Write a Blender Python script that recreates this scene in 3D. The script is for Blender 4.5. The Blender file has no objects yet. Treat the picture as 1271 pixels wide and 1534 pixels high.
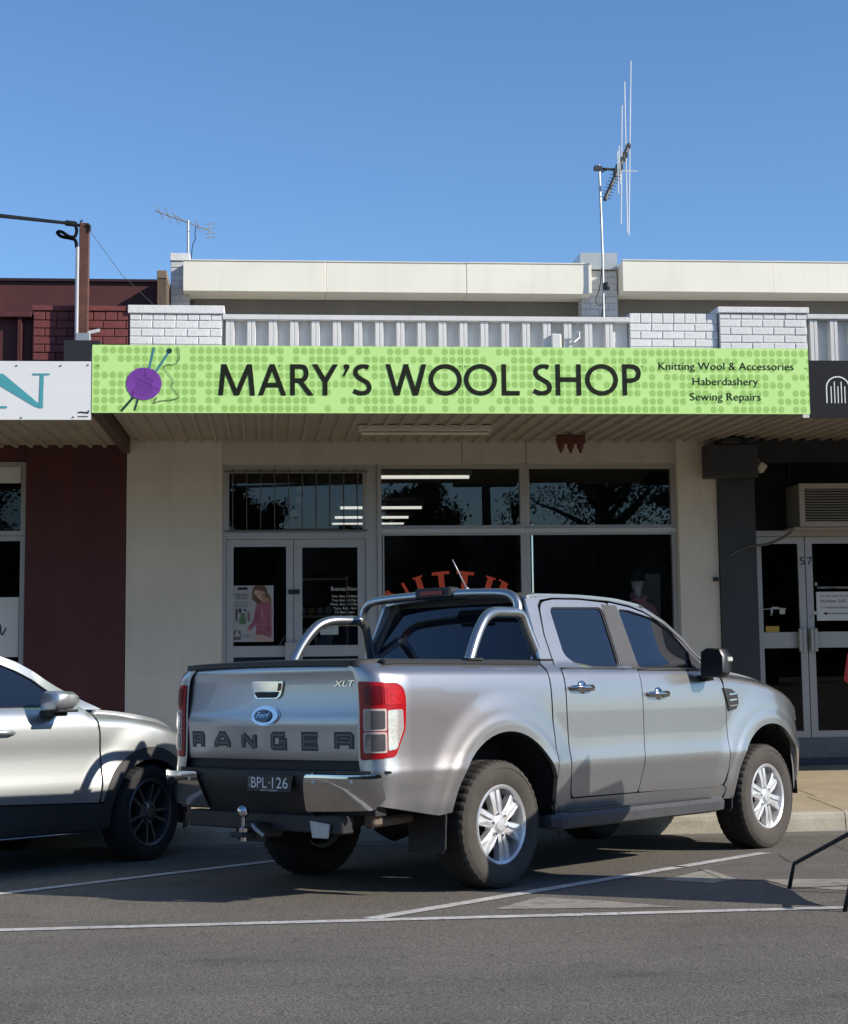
import bpy, bmesh, math, random
from mathutils import Vector, Matrix
from mathutils.geometry import delaunay_2d_cdt
random.seed(7)
R_ = math.radians
sc = bpy.context.scene
col = sc.collection
# ------------------------------------------------------------------ camera
F, PPY, PCX = 2518.4, 668.6, 635.5                 # focal length and principal point in photo pixels (1271 x 1534)
PITCH, YAW, ROLL, CAMH = .11378, .09539, -.01084, 1.6458
YK, SL = 14.031, .03315                            # kerb line, road cross-fall
_cy, _sy, _cp, _sp = math.cos(YAW), math.sin(YAW), math.cos(PITCH), math.sin(PITCH)
FW = Vector((_sy*_cp, _cy*_cp, _sp)); _r = Vector((_cy, -_sy, 0)); _u = _r.cross(FW)
RT = math.cos(ROLL)*_r + math.sin(ROLL)*_u; UP = -math.sin(ROLL)*_r + math.cos(ROLL)*_u
CAM = Vector((0, 0, CAMH))
cd = bpy.data.cameras.new('camera'); cam = bpy.data.objects.new('camera', cd); col.objects.link(cam)
cd.sensor_fit = 'HORIZONTAL'; cd.sensor_width = 36; cd.lens = F/1271*36
cd.shift_y = -(767-PPY)/1271; cd.clip_start = .1; cd.clip_end = 3000
m3 = Matrix((RT, UP, -FW)).transposed(); cam.matrix_world = Matrix.Translation(CAM) @ m3.to_4x4()
sc.camera = cam
# ------------------------------------------------------------------ sky and sun
SUN_AZ, SUN_EL = R_(26.5), R_(28.8)                  # angle off the +X axis towards the camera, elevation
sd = Vector((math.cos(SUN_AZ)*math.cos(SUN_EL), -math.sin(SUN_AZ)*math.cos(SUN_EL), math.sin(SUN_EL)))
w = bpy.data.worlds.new('World'); sc.world = w; w.use_nodes = True
nt = w.node_tree; bg = nt.nodes['Background']; sky = nt.nodes.new('ShaderNodeTexSky'); sky.sky_type = 'NISHITA'
sky.sun_disc = False; sky.sun_elevation = SUN_EL; sky.sun_rotation = math.atan2(sd.x, sd.y)
sky.altitude = 0; sky.air_density = 1.0; sky.dust_density = 0; sky.ozone_density = 7.0
nt.links.new(sky.outputs[0], bg.inputs[0]); bg.inputs[1].default_value = .128
sl = bpy.data.lights.new('sun', 'SUN'); sl.energy = 5.0; sl.angle = R_(.53); sl.color = (1, .925, .81)
so = bpy.data.objects.new('sun', sl); col.objects.link(so); so.rotation_euler = sd.to_track_quat('Z', 'Y').to_euler(); so.location = (20, -10, 20)
vs = sc.view_settings; vs.view_transform = 'Standard'; vs.look = 'None'; vs.gamma = 1; vs.use_curve_mapping = False; vs.exposure = .35
# ------------------------------------------------------------------ helpers
def ray(x, y): return FW + (x-PCX)/F*RT - (y-PPY)/F*UP
def onY(x, y, Y): d = ray(x, y); return CAM + d*(Y/d.y)
def onZ(x, y, z): d = ray(x, y); return CAM + d*((z-CAMH)/d.z)
def onX(x, y, X): d = ray(x, y); return CAM + d*(X/d.x)
def roadz(Y): return SL*(YK-Y) if Y > 5 else (SL*(YK-5) - .03*(5-Y) if Y > -5 else SL*(YK-5)-.3)
def onroad(x, y, dz=0):
    d = ray(x, y); n = Vector((0, SL, 1)); return CAM + d*((Vector((0, YK, dz))-CAM).dot(n)/d.dot(n))

_m = {}
def M(name, rgb, rough=.6, metal=0, var=.12, scale=3., bump=0, bscale=60., coat=0, emit=0, spec=.5, crough=.03, speck=0, sscale=140):
    if name in _m: return _m[name]
    m = bpy.data.materials.new(name); m.use_nodes = True; t = m.node_tree; b = t.nodes['Principled BSDF']
    b.inputs['Roughness'].default_value = rough; b.inputs['Metallic'].default_value = metal
    b.inputs['Specular IOR Level'].default_value = spec
    b.inputs['Coat Weight'].default_value = coat; b.inputs['Coat Roughness'].default_value = crough
    rgba = (*rgb, 1); b.inputs['Base Color'].default_value = rgba
    if emit: b.inputs['Emission Color'].default_value = rgba; b.inputs['Emission Strength'].default_value = emit
    tc = t.nodes.new('ShaderNodeTexCoord')
    last = None
    if var or speck:
        n = t.nodes.new('ShaderNodeTexNoise'); n.inputs['Scale'].default_value = scale; n.inputs['Detail'].default_value = 7; n.inputs['Roughness'].default_value = .62
        t.links.new(tc.outputs['Object'], n.inputs['Vector'])
        mr = t.nodes.new('ShaderNodeMapRange'); mr.inputs[1].default_value = .3; mr.inputs[2].default_value = .7
        mr.inputs[3].default_value = 1-var; mr.inputs[4].default_value = 1+var*.6
        t.links.new(n.outputs[0], mr.inputs[0]); fac = mr.outputs[0]
        if speck:
            n2 = t.nodes.new('ShaderNodeTexNoise'); n2.inputs['Scale'].default_value = sscale; n2.inputs['Detail'].default_value = 3
            t.links.new(tc.outputs['Object'], n2.inputs['Vector'])
            r2 = t.nodes.new('ShaderNodeMapRange'); r2.inputs[1].default_value = .35; r2.inputs[2].default_value = .68; r2.inputs[3].default_value = 1-speck; r2.inputs[4].default_value = 1+speck*1.2
            t.links.new(n2.outputs[0], r2.inputs[0])
            mm = t.nodes.new('ShaderNodeMath'); mm.operation = 'MULTIPLY'; t.links.new(fac, mm.inputs[0]); t.links.new(r2.outputs[0], mm.inputs[1]); fac = mm.outputs[0]
        mx = t.nodes.new('ShaderNodeVectorMath'); mx.operation = 'SCALE'; mx.inputs[0].default_value = rgb
        t.links.new(fac, mx.inputs['Scale']); t.links.new(mx.outputs[0], b.inputs['Base Color'])
    if bump:
        n = t.nodes.new('ShaderNodeTexNoise'); n.inputs['Scale'].default_value = bscale; n.inputs['Detail'].default_value = 5
        t.links.new(tc.outputs['Object'], n.inputs['Vector'])
        bp = t.nodes.new('ShaderNodeBump'); bp.inputs['Strength'].default_value = bump; bp.inputs['Distance'].default_value = .01
        t.links.new(n.outputs[0], bp.inputs['Height']); t.links.new(bp.outputs[0], b.inputs['Normal'])
    _m[name] = m; return m
def overlay(m, sc3, lo, hi, k, to=None, detail=6):
    """second layer of weathering: noise stretched by sc3 multiplies the base colour by k (or mixes it to the colour 'to')"""
    t = m.node_tree; b = t.nodes['Principled BSDF']; inp = b.inputs['Base Color']; N = t.nodes.new
    tc = N('ShaderNodeTexCoord'); vm = N('ShaderNodeVectorMath'); vm.operation = 'MULTIPLY'; vm.inputs[1].default_value = sc3; t.links.new(tc.outputs['Object'], vm.inputs[0])
    n = N('ShaderNodeTexNoise'); n.inputs['Scale'].default_value = 1; n.inputs['Detail'].default_value = detail; n.inputs['Roughness'].default_value = .6; t.links.new(vm.outputs[0], n.inputs['Vector'])
    mr = N('ShaderNodeMapRange'); mr.inputs[1].default_value = lo; mr.inputs[2].default_value = hi; t.links.new(n.outputs[0], mr.inputs[0])
    mx = N('ShaderNodeMix'); mx.data_type = 'RGBA'; t.links.new(mr.outputs[0], mx.inputs[0])
    if inp.is_linked: src = inp.links[0].from_socket; t.links.new(src, mx.inputs[6])
    else: src = None; mx.inputs[6].default_value = inp.default_value
    if to: mx.inputs[7].default_value = (*to, 1)
    else:
        s = N('ShaderNodeVectorMath'); s.operation = 'SCALE'; s.inputs['Scale'].default_value = k
        if src: t.links.new(src, s.inputs[0])
        else: s.inputs[0].default_value = inp.default_value[:3]
        t.links.new(s.outputs[0], mx.inputs[7])
    t.links.new(mx.outputs[2], inp); return m
def glassmat(name, tint, ior=1.75, rough=.0):
    if name in _m: return _m[name]
    m = bpy.data.materials.new(name); m.use_nodes = True; t = m.node_tree; t.nodes.clear()
    o = t.nodes.new('ShaderNodeOutputMaterial'); mx = t.nodes.new('ShaderNodeMixShader'); fr = t.nodes.new('ShaderNodeFresnel'); fr.inputs[0].default_value = ior
    tr = t.nodes.new('ShaderNodeBsdfTransparent'); tr.inputs[0].default_value = (*tint, 1); g = t.nodes.new('ShaderNodeBsdfGlossy'); g.inputs['Roughness'].default_value = rough
    t.links.new(fr.outputs[0], mx.inputs[0]); t.links.new(tr.outputs[0], mx.inputs[1]); t.links.new(g.outputs[0], mx.inputs[2]); t.links.new(mx.outputs[0], o.inputs[0])
    _m[name] = m; return m

class MB:
    def __init__(s): s.v = []; s.f = []
    def add(s, vs, fs):
        o = len(s.v); s.v += [tuple(p) for p in vs]; s.f += [tuple(i+o for i in f) for f in fs]; return s
    def box(s, x0, x1, y0, y1, z0, z1, mp=None):
        P = [(x, y, z) for x in (x0, x1) for y in (y0, y1) for z in (z0, z1)]
        if mp: P = [mp(*p) for p in P]
        return s.add(P, [(0, 1, 3, 2), (4, 6, 7, 5), (0, 4, 5, 1), (2, 3, 7, 6), (0, 2, 6, 4), (1, 5, 7, 3)])
    def bbox(s, x0, x1, y0, y1, z0, z1, b=.006, mp=None):           # box with chamfered edges
        c = [(x0, x1), (y0, y1), (z0, z1)]; P = []; idx = {}
        for sx in (0, 1):
            for sy in (0, 1):
                for sz in (0, 1):
                    for k in range(3):
                        p = [c[0][sx], c[1][sy], c[2][sz]]
                        for a, sg in enumerate((sx, sy, sz)):
                            if a != k: p[a] += b if sg == 0 else -b
                        idx[(sx, sy, sz, k)] = len(P); P.append(mp(*p) if mp else tuple(p))
        Fc = []
        g = lambda s3, k: idx[(*s3, k)]
        for k in range(3):
            for sg in (0, 1):
                a, b2 = [i for i in range(3) if i != k]; q = []
                for u, v in ((0, 0), (1, 0), (1, 1), (0, 1)):
                    s3 = [0, 0, 0]; s3[k] = sg; s3[a] = u; s3[b2] = v; q.append(g(s3, k))
                Fc.append(q)
        for k in range(3):
            a, b2 = [i for i in range(3) if i != k]
            for u in (0, 1):
                for v in (0, 1):
                    s0 = [0, 0, 0]; s0[a] = u; s0[b2] = v; s1 = list(s0); s1[k] = 1
                    Fc.append([g(s0, a), g(s1, a), g(s1, b2), g(s0, b2)])
        for sx in (0, 1):
            for sy in (0, 1):
                for sz in (0, 1): Fc.append([g((sx, sy, sz), 0), g((sx, sy, sz), 1), g((sx, sy, sz), 2)])
        return s.add(P, Fc)
    def prism(s, poly, mp, d0, d1):                               # polygon (u,v) extruded from d0 to d1, mp(u,v,d)
        n = len(poly); P = [mp(u, v, d0) for u, v in poly] + [mp(u, v, d1) for u, v in poly]
        return s.add(P, [tuple(range(n-1, -1, -1)), tuple(range(n, 2*n))] + [(i, (i+1) % n, n+(i+1) % n, n+i) for i in range(n)])
    def flat(s, poly, mp, d): return s.add([mp(u, v, d) for u, v in poly], [tuple(range(len(poly)))])
    def tube(s, pts, r, n=10, cap=True):
        pts = [Vector(p) for p in pts]; k = len(pts); rr = r if isinstance(r, (list, tuple)) else [r]*k; o = len(s.v); ref = None
        for i, p in enumerate(pts):
            t = (pts[min(i+1, k-1)]-pts[max(i-1, 0)]).normalized()
            if ref is None: ref = Vector((0, 0, 1)) if abs(t.z) < .9 else Vector((1, 0, 0))
            a = (ref - t*ref.dot(t)).normalized(); ref = a; b = t.cross(a)
            for j in range(n):
                q = p + (a*math.cos(2*math.pi*j/n)+b*math.sin(2*math.pi*j/n))*rr[i]; s.v.append(tuple(q))
        for i in range(k-1):
            for j in range(n): s.f.append((o+i*n+j, o+i*n+(j+1) % n, o+(i+1)*n+(j+1) % n, o+(i+1)*n+j))
        if cap: s.f.append(tuple(o+j for j in range(n-1, -1, -1))); s.f.append(tuple(o+(k-1)*n+j for j in range(n)))
        return s
    def lathe(s, prof, mp, n=48, a0=0, a1=2*math.pi):              # prof (r, d): mp(u, v, d)
        o = len(s.v); k = len(prof); full = abs(a1-a0-2*math.pi) < 1e-6; c = n if full else n+1
        for i in range(c):
            a = a0+(a1-a0)*i/n
            for r, d in prof: s.v.append(tuple(mp(r*math.cos(a), r*math.sin(a), d)))
        for i in range(n):
            for j in range(k-1):
                i2 = (i+1) % c; s.f.append((o+i*k+j, o+i2*k+j, o+i2*k+j+1, o+i*k+j+1))
        return s
    def ribbon(s, pts, wd, mp, d, closed=False):
        P = [Vector((p[0], p[1])) for p in pts]; n = len(P); o = len(s.v)
        for i in range(n):
            a = P[i]-P[i-1] if (i > 0 or closed) else P[1]-P[0]
            b = P[(i+1) % n]-P[i] if (i < n-1 or closed) else P[i]-P[i-1]
            a.normalize(); b.normalize(); na = Vector((-a.y, a.x)); nb = Vector((-b.y, b.x)); mt = na+nb
            mt = mt/max(mt.length_squared/2, .35)
            for sg in (1, -1): q = P[i]+mt*(wd/2*sg); s.v.append(tuple(mp(q.x, q.y, d)))
        for i in range(n if closed else n-1):
            j = (i+1) % n; s.f.append((o+2*i, o+2*i+1, o+2*j+1, o+2*j))
        return s
def obj(name, mb, mat, parent=None, smooth=False, auto=None):
    me = bpy.data.meshes.new(name); me.from_pydata(mb.v, [], mb.f); me.materials.append(mat)
    bm = bmesh.new(); bm.from_mesh(me); bmesh.ops.recalc_face_normals(bm, faces=bm.faces[:]); bm.to_mesh(me); bm.free()
    if smooth:
        me.shade_smooth()
        if auto: me.set_sharp_from_angle(angle=R_(auto))
    o = bpy.data.objects.new(name, me); col.objects.link(o)
    if parent is not None:
        o.parent = parent
        b = parent
        while b.parent: b = b.parent
        if b.get('_w'): o.matrix_parent_inverse = Matrix.Translation(-b.location) if parent == b else Matrix()
    return o
def thing(name, label, cat, loc=(0, 0, 0), group=None, world=True):
    o = bpy.data.objects.new(name, None); col.objects.link(o); o.location = loc; o.empty_display_size = .2
    o['label'] = label; o['category'] = cat
    if group: o['group'] = group
    if world: o['_w'] = 1
    return o
def tag(o, label, cat, group=None):
    o['label'] = label; o['category'] = cat
    if group: o['group'] = group
    return o
def struct(o): o['kind'] = 'structure'; return o
def share(name, src, parent, loc):                                # another object on the same mesh
    o = bpy.data.objects.new(name, src.data); col.objects.link(o); o.parent = parent; o.matrix_parent_inverse = src.matrix_parent_inverse.copy(); o.location = loc; return o
XZ = lambda Y: (lambda u, v, d: (u, Y-d, v))                        # picture plane of the facade, d towards the street
def textpolys(s, shear=0):
    c = bpy.data.curves.new('t', 'FONT'); c.body = s; c.resolution_u = 3; c.shear = shear
    o = bpy.data.objects.new('t', c); col.objects.link(o)
    dg = bpy.context.evaluated_depsgraph_get(); me = bpy.data.meshes.new_from_object(o.evaluated_get(dg))
    V = [(v.co.x, v.co.y) for v in me.vertices]; Fs = [tuple(p.vertices) for p in me.polygons]
    bpy.data.objects.remove(o); bpy.data.curves.remove(c); bpy.data.meshes.remove(me); return V, Fs
def text(mb, s, u0, v0, u1=None, h=None, mp=None, d=.003, align='l', shear=0):   # fit to width u0..u1 and/or cap height h
    V, Fs = textpolys(s, shear)
    if not V: return
    xs = [p[0] for p in V]; x0, x1 = min(xs), max(xs)
    sx = (u1-u0)/(x1-x0) if u1 is not None else h/.69; sy = h/.69 if h else sx
    if u1 is None and align == 'c': u0 -= (x1-x0)*sx/2
    mb.add([mp(u0+(x-x0)*sx, v0+y*sy, d) for x, y in V], Fs)
def catm(pts, n=8, closed=False):
    out = []; k = len(pts); rng = range(k if closed else k-1)
    for i in rng:
        p = [Vector(pts[(i+j) % k]) if closed else Vector(pts[min(max(i+j, 0), k-1)]) for j in (-1, 0, 1, 2)]
        for q in range(n):
            t = q/n; out.append(.5*((2*p[1])+(p[2]-p[0])*t+(2*p[0]-5*p[1]+4*p[2]-p[3])*t*t+(3*p[1]-p[0]-3*p[2]+p[3])*t**3))
    if not closed: out.append(Vector(pts[-1]))
    return out
def interp(x, P):                                                   # smooth (pchip-like) interpolation through sorted points
    if x <= P[0][0]: return P[0][1]
    if x >= P[-1][0]: return P[-1][1]
    for i in range(len(P)-1):
        if x <= P[i+1][0]: break
    sl_ = lambda a, b: (b[1]-a[1])/(b[0]-a[0])
    def m(j):
        if j == 0: return sl_(P[0], P[1])
        if j == len(P)-1: return sl_(P[-2], P[-1])
        a, b = sl_(P[j-1], P[j]), sl_(P[j], P[j+1])
        return 0 if a*b <= 0 else 2*a*b/(a+b)
    h = P[i+1][0]-P[i][0]; t = (x-P[i][0])/h
    return (2*t**3-3*t*t+1)*P[i][1]+(t**3-2*t*t+t)*h*m(i)+(-2*t**3+3*t*t)*P[i+1][1]+(t**3-t*t)*h*m(i+1)
def S(t): t = min(max(t, 0), 1); return t*t*(3-2*t)
def inside(p, poly):
    r = False; n = len(poly); j = n-1
    for i in range(n):
        a, b = poly[i], poly[j]
        if (a[1] > p[1]) != (b[1] > p[1]) and p[0] < (b[0]-a[0])*(p[1]-a[1])/(b[1]-a[1])+a[0]: r = not r
        j = i
    return r
def dens(poly, c, closed=True):
    out = []; n = len(poly)
    for i in range(n if closed else n-1):
        a, b = Vector(poly[i][:2]), Vector(poly[(i+1) % n][:2]); k = max(1, int((b-a).length/c+.5))
        out += [a.lerp(b, j/k) for j in range(k)]
    if not closed: out.append(Vector(poly[-1][:2]))
    return out
def arc(cx, cz, r, a0, a1, n=18): return [(cx+r*math.cos(R_(a0+(a1-a0)*i/n)), cz+r*math.sin(R_(a0+(a1-a0)*i/n))) for i in range(n+1)]
def rnd(poly, r, n=4):                                              # round polygon corners
    out = []; k = len(poly)
    for i in range(k):
        p, a, b = Vector(poly[i]), Vector(poly[i-1]), Vector(poly[(i+1) % k])
        rr = min(r, (a-p).length*.45, (b-p).length*.45); s, e = p+(a-p).normalized()*rr, p+(b-p).normalized()*rr
        for j in range(n+1): t = j/n; out.append(tuple((1-t)**2*s+2*t*(1-t)*p+t*t*e))
    return out
def panel(outline, fn, holes=(), cell=.035, rim=.018, rimv=None):
    """curved sheet: 2D outline filled with a fine triangulation, lifted by fn(a,b)->Vector; rim = edge folded back along rimv"""
    loops = [dens(outline, cell)]+[dens(h, cell) for h in holes]; pts = []; ed = []
    for L in loops:
        o = len(pts); pts += L; ed += [(o+i, o+(i+1) % len(L)) for i in range(len(L))]
    nb = len(pts); bx = [p[0] for p in loops[0]]; bz = [p[1] for p in loops[0]]
    LL = [[tuple(p) for p in L] for L in loops]
    bset = {}
    for p in pts: bset.setdefault((int(p[0]//cell), int(p[1]//cell)), []).append(p)
    a = min(bx)+cell*.5; row = 0
    while a < max(bx):
        b = min(bz)+cell*.5
        while b < max(bz):
            q = (a, b); ci, cj = int(a//cell), int(b//cell)
            near = any((Vector(q)-p).length < cell*.55 for di in (-1, 0, 1) for dj in (-1, 0, 1) for p in bset.get((ci+di, cj+dj), ()))
            if not near and inside(q, LL[0]) and not any(inside(q, h) for h in LL[1:]): pts.append(Vector(q))
            b += cell
        a += cell
    V, E, Fs, *_ = delaunay_2d_cdt([Vector(p) for p in pts], ed, [], 0, 1e-6)
    mb = MB(); mb.v = [tuple(fn(p[0], p[1])) for p in V]
    for f in Fs:
        c = (sum(V[i][0] for i in f)/len(f), sum(V[i][1] for i in f)/len(f))
        if inside(c, LL[0]) and not any(inside(c, h) for h in LL[1:]): mb.f.append(tuple(f))
    if rim:
        for L in loops:
            o = len(mb.v); k = len(L)
            for p in L:
                q = Vector(fn(p[0], p[1])); mb.v.append(tuple(q)); mb.v.append(tuple(q+Vector(rimv)*rim))
            mb.f += [(o+2*i, o+2*((i+1) % k), o+2*((i+1) % k)+1, o+2*i+1) for i in range(k)]
    return mb
def pobj(name, mb, mat, parent, outward, auto=40):
    """panel object, faces turned so that they look along outward"""
    me = bpy.data.meshes.new(name); me.from_pydata(mb.v, [], mb.f); me.materials.append(mat); me.shade_smooth()
    ov = Vector(outward); fl = [p.index for p in me.polygons if p.normal.dot(ov) < -.05]
    if fl:
        bm = bmesh.new(); bm.from_mesh(me); bm.faces.ensure_lookup_table(); bmesh.ops.reverse_faces(bm, faces=[bm.faces[i] for i in fl]); bm.to_mesh(me); bm.free(); me.shade_smooth()
    o = bpy.data.objects.new(name, me); col.objects.link(o); o.parent = parent; return o
# ------------------------------------------------------------------ materials
ASPH = M('asphalt', (.132, .117, .096), .92, var=.2, scale=.7, bump=.5, bscale=150, speck=.6, sscale=95)
PAINTW = M('road_paint', (.52, .51, .48), .75, var=.3, scale=9, bump=.2, speck=.2)
CONC = M('kerb_concrete', (.40, .365, .29), .85, var=.2, scale=4, bump=.3, speck=.12)
SLAB = M('footpath_concrete', (.38, .31, .20), .85, var=.18, scale=2.2, bump=.25, speck=.1)
RENDER = M('cream_render', (.65, .595, .50), .85, var=.08, scale=1.5, bump=.25, bscale=90)
HEADER = M('cream_board', (.54, .49, .405), .7, var=.06, scale=2)
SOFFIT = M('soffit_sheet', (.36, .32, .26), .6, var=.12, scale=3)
ALU = M('anodised_aluminium', (.42, .40, .37), .42, .35, var=.05, scale=6)
WHITEBRICK = M('white_painted_brick', (.66, .655, .64), .75, var=.1, scale=7, bump=.5, bscale=45)
WMORTAR = M('white_painted_mortar', (.5, .5, .49), .85, var=.1, scale=9)
WSHEET = M('white_sheet_metal', (.60, .595, .57), .5, var=.06, scale=3)
FASC = M('cream_fascia_sheet', (.80, .765, .645), .5, var=.05, scale=1.4)
GREYW = M('grey_wall', (.20, .18, .155), .85, var=.12, scale=2)
RED = M('maroon_paint', (.072, .017, .016), .7, var=.12, scale=3, bump=.15)
REDB = M('maroon_brick', (.15, .036, .034), .75, var=.14, scale=8, bump=.45, bscale=45)
REDM = M('maroon_mortar', (.06, .016, .015), .85)
DGREY = M('charcoal_paint', (.032, .034, .037), .6, var=.08)
BLACKP = M('black_board', (.010, .011, .014), .6, var=.1, spec=.2)
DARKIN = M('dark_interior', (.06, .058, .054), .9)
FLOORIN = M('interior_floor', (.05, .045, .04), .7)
PANE = glassmat('shop_glass', (.88, .89, .88), 1.5)
PANEL_T = glassmat('shop_glass_dark', (.35, .36, .36), 1.43)
PAPER = M('paper', (.62, .62, .60), .6, var=.03)
BLK = M('black_plastic', (.014, .014, .015), .55, var=.1, scale=8)
STEEL = M('galvanised', (.42, .43, .44), .45, .6, var=.12, scale=20)
DKSTEEL = M('dark_steel', (.06, .062, .065), .5, .5)
overlay(ASPH, (1.6, 2.0, 1), .60, .70, .74); overlay(ASPH, (.10, 2.2, 1), .42, .68, .87); overlay(ASPH, (9, 9, 1), .66, .72, .6); overlay(ASPH, (30, 30, 1), .70, .74, 1.5)
overlay(PAINTW, (26, 26, 1), .56, .66, 1, (.2, .185, .16)); overlay(PAINTW, (1.2, 1.2, 1), .45, .75, .8)
overlay(RENDER, (3.5, 3.5, .28), .50, .78, .84); overlay(RENDER, (.9, .9, .9), .52, .7, .9); overlay(RENDER, (60, 60, 40), .70, .76, .75)
overlay(HEADER, (4, 4, .4), .5, .8, .86); overlay(FASC, (5, 1, .35), .5, .8, .90); overlay(FASC, (.5, 1, .8), .45, .7, .95)
overlay(WHITEBRICK, (5, 5, 1.2), .55, .75, .84); overlay(WSHEET, (12, 3, .6), .5, .8, .84); overlay(RED, (2.5, 2.5, .3), .5, .75, 1.35); overlay(REDB, (9, 9, 5), .58, .72, 1.3)
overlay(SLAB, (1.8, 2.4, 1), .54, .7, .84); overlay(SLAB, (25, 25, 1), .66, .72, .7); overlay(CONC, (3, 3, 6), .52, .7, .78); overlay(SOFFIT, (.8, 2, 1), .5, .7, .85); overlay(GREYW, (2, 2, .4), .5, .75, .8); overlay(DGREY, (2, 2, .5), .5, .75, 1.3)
# ------------------------------------------------------------------ ground
mb = MB(); ys = [-600, -60, -20, -5, 0, 5, 9, 12, YK, YK+.02, 60, 600]; xs = [-600, -60, -20, -8, 0, 8, 20, 60, 600]
zf = lambda Y: roadz(Y) if Y <= YK else -.06
mb.add([(x, y, zf(y)) for y in ys for x in xs], [(j*9+i, j*9+i+1, (j+1)*9+i+1, (j+1)*9+i) for j in range(len(ys)-1) for i in range(8)])
road = struct(obj('road', mb, ASPH))
def paint(pts, h=.004):
    m = MB(); P = [Vector((p[0], p[1], roadz(p[1])+h)) for p in pts]; m.add(P, [tuple(range(len(P)))]); return obj('painted_line', m, PAINTW, road)
def pline(a, b, wd, h=.004):
    a, b = Vector(a[:2]), Vector(b[:2]); t = (b-a).normalized(); n = Vector((-t.y, t.x))*wd/2
    return paint([a+n, a-n, b-n, b+n], h)
yl = 9.118
pline((-30, yl), (.60, yl), .1); pline((.60, yl), (30, yl), .1)
bay = onroad(555, 1379); q = onroad(1165, 1279.5); dirb = Vector((1, 1)).normalized()
b0 = Vector((.56, 9.17)); pl = (q.xy-b0).length
for k in range(-6, 6):
    o = b0+Vector((k*3.78, 0))
    if k == 0: pline(o, o+dirb*(pl*.72), .1, .005); pline(o+dirb*(pl*.735), o+dirb*pl, .1, .005)
    elif k == -1:
        a = onroad(0, 1340); pline(Vector((a.x, a.y))-dirb*2.4, Vector((a.x, a.y))+dirb*2.6, .1, .005)
    else: pline(o, o+dirb*pl, .1, .005)
m = MB(); m.box(-30, 30, YK-.42, YK-.05, -.03, .004, lambda x, y, z: (x, y, z+roadz(y)))
obj('gutter', m, M('gutter_concrete', (.15, .142, .128), .85, var=.2, scale=3, bump=.3, speck=.25), road)
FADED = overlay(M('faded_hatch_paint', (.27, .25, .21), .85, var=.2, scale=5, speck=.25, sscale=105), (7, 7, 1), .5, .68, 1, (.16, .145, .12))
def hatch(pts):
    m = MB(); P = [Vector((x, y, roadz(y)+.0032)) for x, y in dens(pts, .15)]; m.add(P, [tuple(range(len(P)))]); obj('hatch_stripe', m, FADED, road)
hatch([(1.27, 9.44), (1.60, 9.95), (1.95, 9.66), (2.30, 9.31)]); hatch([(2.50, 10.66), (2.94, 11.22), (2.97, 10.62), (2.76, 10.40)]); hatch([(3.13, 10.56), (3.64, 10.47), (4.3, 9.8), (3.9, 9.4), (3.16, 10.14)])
m = MB(); P = [onroad(x, y, .0025) for x, y in ((1090, 1320), (1048, 1303), (1100, 1292), (1166, 1280), (1200, 1296), (1240, 1305), (1271, 1311), (1271, 1317), (1150, 1318))]; m.add(P, [tuple(range(len(P)))]); obj('asphalt_patch', m, M('patch_asphalt', (.105, .096, .083), .92, var=.2, scale=3, speck=.45, sscale=105), road)
CRK = M('crack_tar', (.03, .028, .026), .8)
for pts in (((1048, 1303), (1062, 1309), (1090, 1321)), ((1166, 1280), (1180, 1290), (1198, 1297)), ((1245, 1263), (1258, 1270), (1271, 1276)), ((820, 1372), (845, 1369), (880, 1371))):
    m = MB(); q = [onroad(x, y) for x, y in pts]; m.ribbon([(p.x, p.y) for p in q], .006, lambda u, v, d: (u, v, roadz(v)+d), .0048); obj('crack', m, CRK, road)
kerb = bpy.data.objects.new('kerb', None); col.objects.link(kerb); kerb.location = (0, YK, 0); kerb['kind'] = 'structure'
zp = lambda Y: .155+.03*(Y-YK-.15)                                  # footpath surface
prof = [(0, -.05), (.012, .10), (.022, .138), (.045, .153), (.15, .155), (.15, -.05)]
m = MB(); m.prism(prof, lambda u, v, d: (d, u, v), .004, 2.436); kb = obj('kerb_block', m, CONC, kerb)
kb.location = (4.88, 0, 0)
for k in range(-8, 4):
    if k: share('kerb_block', kb, kerb, (4.88+k*2.44, 0, 0))
fp = MB(); fp.box(-30, 30, YK+.152, 17.69, -.05, .0, lambda x, y, z: (x, y, zp(y)-.012+z)); foot = struct(obj('footpath', fp, M('joint_dirt', (.09, .075, .055), .9)))
def slabrow(y0, y1, x0, stepx, n):
    src = None
    for k in range(n):
        m = MB(); m.bbox(x0+k*stepx+.005, x0+(k+1)*stepx-.005, y0+.005, y1-.005, -.03, 0, .003, lambda x, y, z: (x, y, zp(y)+z+random.uniform(0, .0005)))
        obj('paving_slab', m, SLAB, foot)
slabrow(YK+.155, 14.72, 4.9-1.5*9, 1.5, 13); slabrow(14.72, 15.13, 4.9-1.5*9, 1.5, 13); slabrow(15.13, 16.35, 4.98-1.5*9, 1.5, 13); slabrow(16.35, 17.66, 4.98-1.5*9, 1.5, 13)

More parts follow.
